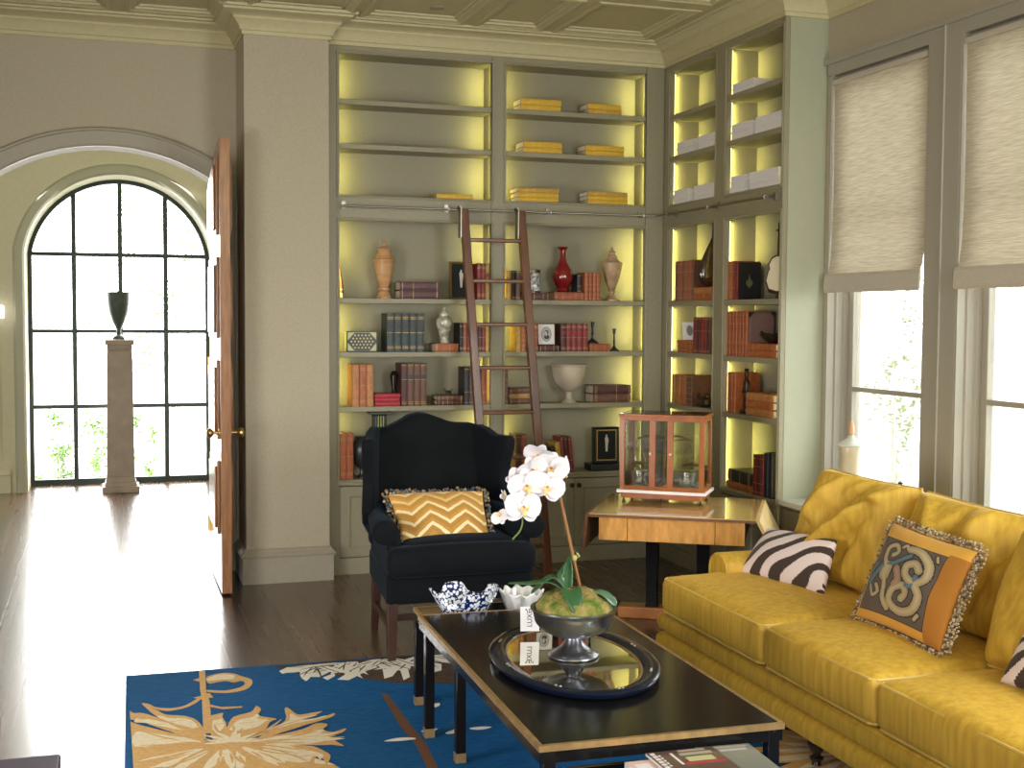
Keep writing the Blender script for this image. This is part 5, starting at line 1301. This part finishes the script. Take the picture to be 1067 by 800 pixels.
ruffle('blue_glass_bowl', 'ruffled blue and white speckled glass bowl on the far nesting table', (1.312, 4.63, .399), .070, .126, .098, speckle_mat('speckled_glass', (.006, .018, .11), (.80, .84, .92), 85), 4, .10, 3, droop=.45, zw=.07)
ruffle('white_glass_bowl', 'small white fluted glass bowl on the far nesting table', (1.540, 4.61, .399), .050, .082, .082, mat('milk_glass', (.50, .50, .48), .15, col2=(.90, .88, .84), vscale=30, stretch=(1, 1, .2), var=.3, coat=.8), 11, .07, 5, zw=.07)

# magazines ----------------------------------------------------------------------
def mag(label, x, y, z, w, h, rz, base, blocks, th=.006):
    t = thing('magazine', label, 'magazine', (x, y, z), rz, None)
    b = newbm(); box(b, -w/2, w/2, -h, 0, 0, th - .0006); obj('pages', b, wpage_m, t)
    b = newbm(); box(b, -w/2, w/2, -h, 0, th - .0006, th); obj('cover', b, base, t)
    for i, (x0, x1, y0, y1, m) in enumerate(blocks):
        b = newbm(); box(b, x0*w - w/2, x1*w - w/2, -y1*h, -y0*h, th, th + .0003); obj('cover_print', b, m, t)
    return t
def flatm(n, c): return mat('print_' + n, c, .35)
ZM = .3690
mag('white magazine with red text leftmost on the near nesting table', 1.278, 2.905, ZM, .14, .24, rad(-3), flatm('white', (.80, .76, .78)), [(.6, .66, .1, .2, darklab), (.70, .86, .16, .3, flatm('pink', (.55, .25, .25)))], .026)
mag('pink-white magazine second from left on the near nesting table', 1.345, 2.935, ZM, .16, .24, rad(-2), flatm('pale_pink', (.72, .52, .50)), [(.1, .35, .1, .3, flatm('white', (.8, .76, .78)))], .034)
mag('dark magazine with white masthead and red band in the middle of the near table', 1.430, 2.960, ZM + .0345, .19, .26, rad(-1), flatm('umber', (.10, .06, .05)),
    [(.03, .10, .03 + .075*q, .085 + .075*q, flatm('white', (.8, .76, .78))) for q in range(6)] + [(.12, .15, .10 + .07*q, .14 + .07*q, flatm('white', (.8, .76, .78))) for q in range(5)] + [(.30, .34, .08, .40, flatm('white', (.8, .76, .78))), (.42, .90, .10, .17, flatm('stone', (.35, .36, .28))), (.45, .85, .22, .34, flatm('lime', (.50, .48, .25))), (.35, .95, .36, .42, flatm('crimson', (.40, .03, .06))), (.45, .85, .02, .07, flatm('fawn', (.42, .34, .26)))], .008)
mag('grey-green magazine rightmost on the near nesting table', 1.556, 2.962, ZM + .0005, .155, .26, rad(-4), flatm('sage', (.17, .19, .17)),
    [(.30, .92, .03, .08, flatm('fawn', (.42, .34, .26))), (.36, .85, .11, .17, flatm('silver', (.42, .42, .42))), (.05, .12, .2, .6, flatm('white', (.8, .76, .78)))], .040)

# dark table corner at lower left
t = thing('side_table', 'dark table whose corner shows at the lower left edge', 'table', (-.32, 3.05, 0))
dk = mat('dark_purple_wood', (.045, .028, .050), .6, spec=.2)
b = newbm(); box(b, -.50, .203, -.45, .240, .415, .45); obj('tabletop', b, dk, t, bevel=.006)
for x in (-.46, .165):
    for y in (-.41, .20):
        b = newbm(); box(b, x-.022, x+.022, y-.022, y+.022, 0, .415); obj('leg', b, dk, t, bevel=.003)

# ------------------------------------------------------------------ rug
RUG = {
 'stem': [(0.371,5.509), (0.397,5.501), (0.377,5.172), (0.382,5.066), (0.373,4.886), (0.360,4.660), (0.329,4.670), (0.353,5.074), (0.356,5.215)],
 'loop': [(0.392,5.392), (0.421,5.430), (0.470,5.447), (0.510,5.426), (0.537,5.379), (0.573,5.317), (0.568,5.243), (0.537,5.178), (0.484,5.151), (0.434,5.155), (0.381,5.189), (0.386,5.213), (0.447,5.187), (0.499,5.201), (0.533,5.235), (0.542,5.277), (0.530,5.304), (0.497,5.291), (0.469,5.322), (0.427,5.312), (0.397,5.306)],
 'thorn': [(0.337,5.377), (0.366,5.399), (0.362,5.343)],
 'brl': [(0.123,5.110), (0.155,5.083), (0.173,5.044), (0.229,5.011), (0.287,5.033), (0.341,5.113), (0.350,5.093), (0.295,5.007), (0.227,4.979), (0.190,4.996), (0.163,5.024), (0.161,4.973), (0.144,5.020)],
 'brr': [(0.378,5.016), (0.418,4.970), (0.499,4.955), (0.497,4.939), (0.425,4.938), (0.380,4.981)],
 'spr': [(0.361,5.177), (0.390,5.168), (0.400,5.102), (0.375,5.102), (0.345,5.094), (0.322,5.125), (0.358,5.142)],
 'P1': [(0.419,4.716), (0.453,4.829), (0.524,4.872), (0.551,4.940), (0.565,4.892), (0.547,4.817), (0.607,4.761), (0.579,4.729), (0.544,4.633), (0.474,4.582), (0.419,4.570), (0.397,4.620)],
 'P2': [(0.355,4.604), (0.364,4.841), (0.391,4.880), (0.420,4.887), (0.412,4.842), (0.419,4.762), (0.411,4.674), (0.384,4.581)],
 'P3': [(0.333,4.727), (0.313,4.841), (0.270,4.901), (0.206,4.936), (0.172,5.012), (0.148,5.003), (0.169,4.932), (0.227,4.790), (0.284,4.683), (0.333,4.610)],
 'P4': [(0.069,5.027), (0.091,4.987), (0.124,4.978), (0.194,4.877), (0.270,4.747), (0.309,4.647), (0.338,4.553), (0.281,4.626), (0.155,4.812), (0.112,4.886), (0.058,4.928)],
 'P5': [(0.055,4.873), (0.119,4.823), (0.223,4.702), (0.331,4.583), (0.359,4.491), (0.231,4.530), (0.046,4.533)],
 'P6': [(0.506,4.543), (0.550,4.608), (0.636,4.727), (0.652,4.866), (0.667,4.885), (0.685,4.807), (0.706,4.784), (0.787,4.802), (0.762,4.767), (0.697,4.724), (0.754,4.716), (0.829,4.763), (0.812,4.720), (0.727,4.668), (0.646,4.632), (0.583,4.577)],
 'P7': [(0.430,4.497), (0.506,4.543), (0.592,4.575), (0.680,4.607), (0.745,4.663), (0.783,4.636), (0.756,4.584), (0.787,4.545), (0.839,4.573), (0.822,4.534), (0.764,4.493), (0.822,4.481), (0.777,4.461), (0.799,4.384), (0.750,4.413), (0.690,4.431), (0.618,4.434), (0.535,4.479)],
 'P8': [(0.535,4.479), (0.620,4.444), (0.688,4.418), (0.722,4.353), (0.735,4.296), (0.707,4.214), (0.707,4.265), (0.688,4.310), (0.668,4.239), (0.654,4.200), (0.588,4.220), (0.490,4.397)],
 'mass': [(0.046,4.573), (0.233,4.557), (0.366,4.572), (0.536,4.492), (0.618,4.434), (0.655,4.320), (0.654,4.200), (0.568,4.074), (0.396,3.992), (0.244,4.039), (0.094,4.174), (0.039,4.284)],
}
WH = [[(0.702,5.411), (0.743,5.461), (0.844,5.469), (0.831,5.435), (0.746,5.382), (0.710,5.367)],[(0.807,5.416), (0.898,5.452), (0.983,5.443), (1.067,5.429), (0.907,5.334), (0.855,5.273), (0.815,5.285), (0.857,5.374)],[(1.079,5.414), (1.193,5.435), (1.247,5.446), (1.257,5.361), (1.224,5.161), (1.187,5.122), (1.207,5.269), (1.158,5.310)],[(0.965,5.342), (1.122,5.412), (1.175,5.385), (1.072,5.310), (0.965,5.190), (0.920,5.213), (0.967,5.279)],[(1.138,5.316), (1.206,5.296), (1.154,5.192), (1.114,5.169)],[(1.279,5.300), (1.373,5.353), (1.404,5.316), (1.378,5.218), (1.302,5.188)],[(0.866,5.259), (0.924,5.313), (0.924,5.272), (0.880,5.215)]]
BAND = [(.690, 5.490), (.772, 5.36), (.907, 5.30), (1.03, 5.19), (1.135, 5.10), (1.327, 5.03), (1.473, 4.95), (1.77, 5.07), (1.96, 5.30), (2.0, 5.475)]
BR = [(1.057, 4.966), (1.080, 4.955), (1.082, 4.546), (1.086, 4.322), (1.062, 4.05), (1.10, 3.6), (1.07, 3.6), (1.029, 4.084), (1.047, 4.309), (1.040, 4.553)]
rb = newbm()
RC = [(.070, 5.530), (3.35, 5.440), (3.30, 1.9), (.0, 1.95)]
x0, y0 = RC[0]
vs = [rb.verts.new((x, y, z)) for z in (.0005, .0105) for x, y in RC]
rb.faces.new(vs[4:]); rb.faces.new(vs[:4][::-1])
for i in range(4): rb.faces.new((vs[i], vs[(i+1) % 4], vs[4+(i+1) % 4], vs[4+i]))
lay_z = [.0106]
def flatp(pts, mi, dz=None):
    lay_z[0] += .000010
    if mi in (1, 2): pts = [(max(x, .076), y) for x, y in pts]
    vv = [rb.verts.new((x, y, lay_z[0])) for x, y in pts]
    e = [rb.edges.new((vv[i], vv[(i+1) % len(vv)])) for i in range(len(vv))]
    r = bmesh.ops.triangle_fill(rb, edges=e, use_beauty=True)
    for f in r['geom']:
        if isinstance(f, bmesh.types.BMFace):
            f.material_index = mi
            if f.normal.z < 0: f.normal_flip()
def cent(p): return (sum(a for a, _ in p)/len(p), sum(c for _, c in p)/len(p))
def petal2(cx, cy, ang, L, w, mi, hook=0):
    n = 8; l, r = [], []
    for i in range(n+1):
        k = i/n; ww = w*math.sin(PI*min(1, .08 + .92*k))**.7; o = hook*k*k*L
        px, py = cx + math.cos(ang)*L*k - math.sin(ang)*o, cy + math.sin(ang)*L*k + math.cos(ang)*o
        l.append((px - math.sin(ang)*ww, py + math.cos(ang)*ww)); r.append((px + math.sin(ang)*ww, py - math.cos(ang)*ww))
    flatp(l + r[::-1][1:], mi)
flatp(BAND, 3); flatp(BR, 4)
for p in WH: flatp(p, 5)
rn = random.Random(21)
for i in range(46):
    cx = rn.uniform(.82, 1.75); a = rad(rn.choice([200, 215, 230, 245, 290, 310]) + rn.uniform(-8, 8)); L = rn.uniform(.12, .28)
    petal2(cx, 5.46, a, L, rn.uniform(.016, .030), 5, rn.uniform(-.4, .4)); petal2(cx + .004, 5.45, a, L*.8, .0035, 3, .1)
    petal2(cx + rn.uniform(-.05, .05), 5.44, a - .25, L*.9, .004, 3, rn.uniform(-.3, .3))
def smooth_poly(p, k=3):
    n = len(p); out = []
    for i in range(n):
        p0, p1, p2, p3 = [Vector((*p[(i+j) % n], 0)) for j in (-1, 0, 1, 2)]
        for j in range(k):
            t = j/k; q = .5*((2*p1)+(-p0+p2)*t+(2*p0-5*p1+4*p2-p3)*t*t+(-p0+3*p1-3*p2+p3)*t**3); out.append((q.x, q.y))
    return out
def clipx(pts, xm): return [(max(x, xm + (.0 if y > 4.4 else -.01)), y) for x, y in pts]
for k in ('brl', 'brr', 'loop', 'thorn', 'stem', 'spr'): flatp(smooth_poly(RUG[k]) if k in ('loop', 'brl') else RUG[k], 1)
flatp(smooth_poly([(.392, 5.36), (.425, 5.415), (.47, 5.425), (.51, 5.40), (.50, 5.345), (.46, 5.35), (.42, 5.345)]), 2)
C0 = (.40, 4.52)
for i in range(15):       # drooping lower petals
    a = rad(195 + 11*i); a_w = rn.uniform(.04, .06); L = rn.uniform(.40, .55) if 2 < i < 12 else .30
    if math.cos(a)*L + C0[0] < .07: L = (C0[0] - .08)/max(.05, -math.cos(a))
    petal2(*C0, a, L, a_w*.9, 1, rn.uniform(-.12, .12)); petal2(*C0, a, L*.86, a_w*.58, 2, rn.uniform(-.08, .08))
for k in ('mass', 'P8', 'P5', 'P4', 'P3', 'P6', 'P7', 'P2', 'P1'):
    flatp(smooth_poly(RUG[k]), 1)
    if k != 'mass':
        cx, cy = cent(RUG[k]); flatp(smooth_poly([(cx + (x-cx)*.74, cy + (y-cy)*.48) for x, y in RUG[k]]), 2)
        flatp([(cx - .05, cy - .004), (cx, cy + .002), (cx + .06, cy + .010), (cx, cy - .004)], 1)
for i in range(30):       # cream streaks with fine tan outlines through the flower body
    a = rad(rn.uniform(172, 368)); s = rn.uniform(.05, .12); L = rn.uniform(.12, .26)
    cx, cy = C0[0] + math.cos(a)*s*1.8, C0[1] + math.sin(a)*s
    if cx + math.cos(a)*L < .075: continue
    petal2(cx, cy, a + rn.uniform(-.15, .15), L, rn.uniform(.014, .026), 2, rn.uniform(-.25, .25))
for i in range(64):       # tan outlines between the petals
    a = rad(i*5.6 + rn.uniform(-2, 2)); s0 = rn.uniform(.05, .22); el = 1 if abs(math.cos(a)) > .5 else .62
    petal2(C0[0] + math.cos(a)*s0*1.2, C0[1] + math.sin(a)*s0*.8, a + rn.uniform(-.12, .12), rn.uniform(.10, .20)*el, .0055, 1, rn.uniform(-.25, .25))
for i in range(9):
    a = rad(-8 + 22*i); petal2(C0[0] + .02, C0[1] + .02, a, rn.uniform(.08, .15), .011, 2, rn.uniform(-.2, .2))
for cx, cy, sc in ((2.55, 3.75, 1.0), (1.35, 2.7, 1.1)):      # other blooms under the table and sofa
    for i in range(22):
        a = rad(16.4*i); petal2(cx, cy, a, rn.uniform(.38, .55)*sc, .05*sc, 1, .15); petal2(cx, cy, a, rn.uniform(.30, .45)*sc, .028*sc, 2, .15)
for cx, cy, a in ((1.10, 4.45, 0), (1.18, 4.40, .3), (1.28, 4.43, -.3), (1.45, 4.5, .2), (1.06, 4.38, 2.9), (1.2, 4.72, .5)):
    petal2(cx, cy, a, rn.uniform(.06, .12), .018, 5, .2)
o = obj('patterned_rug', rb, [mat('rug_blue', (.012, .100, .270), .95, var=.22, vscale=60, bump=.3, bscale=300, stretch=(.4, 3, 1)), mat('rug_tan', (.64, .40, .16), .95, var=.1, vscale=60), mat('rug_cream', (.76, .66, .46), .95, var=.08, vscale=60),
                        mat('rug_brown', (.085, .060, .045), .95, var=.2, vscale=40), mat('rug_twig', (.16, .08, .045), .95), mat('rug_white', (.82, .80, .72), .95)], None)
for m_ in o.data.materials: m_.node_tree.nodes['Principled BSDF'].inputs['Specular IOR Level'].default_value = .08
tag(o, 'blue rug with tan chrysanthemum and brown band of white petals under the coffee table', 'rug')

# ------------------------------------------------------------------ light
w = bpy.data.worlds.new('daylight'); bpy.context.scene.world = w; w.use_nodes = True
nt = w.node_tree; bg = nt.nodes['Background']; bg.inputs[0].default_value = (.96, 1, .98, 1); bg.inputs[1].default_value = WORLD
def area(name, loc, to, sx, sy, e, c=(1, 1, 1), sp=180):
    l = bpy.data.lights.new(name, 'AREA'); l.shape = 'RECTANGLE'; l.size = sx; l.size_y = sy; l.energy = e; l.color = c; l.spread = rad(sp)
    o = bpy.data.objects.new(name, l); COL.objects.link(o); o.location = loc
    o.rotation_euler = (Vector(to) - Vector(loc)).to_track_quat('-Z', 'Y').to_euler(); return o
area('ceiling_fill', (.3, .8, 3.2), (.8, 4.5, .6), 3.0, 2.4, FILL1, (1, .86, .58))
area('right_fill', (3.6, 1.4, 1.8), (1.5, 4.8, .5), 2.0, 1.8, FILL2, (.95, 1, .98))  # added fill lamp before solid wall, standing in for windows out of view
area('left_fill', (-2.5, 3.2, 1.0), (1.5, 6.4, .3), 2.2, 1.6, FILL3, (1, .96, .95), 100)  # added fill lamp on the left; that wall has no window
area('rear_fill', (-.6, -1.6, 1.2), (.8, 7, .6), 2.4, 1.6, FILL5, (1, .96, .95), 90)  # added fill lamp behind the camera, simulating a window that isn't built
area('hall_window_light', (.14, 11.9, 1.5), (.3, 7.0, .2), 1.4, 2.6, FILL4, (1, .99, .97))
sc = bpy.context.scene
sc.view_settings.view_transform = 'Standard'; sc.view_settings.look = 'None'; sc.view_settings.exposure = 0
sc.cycles.use_denoising = True
sc.cycles.max_bounces = 8; sc.cycles.diffuse_bounces = 4; sc.cycles.glossy_bounces = 4; sc.cycles.transparent_max_bounces = 12
sc.cycles.sample_clamp_indirect = 6
sc.cycles.caustics_reflective = False; sc.cycles.caustics_refractive = False
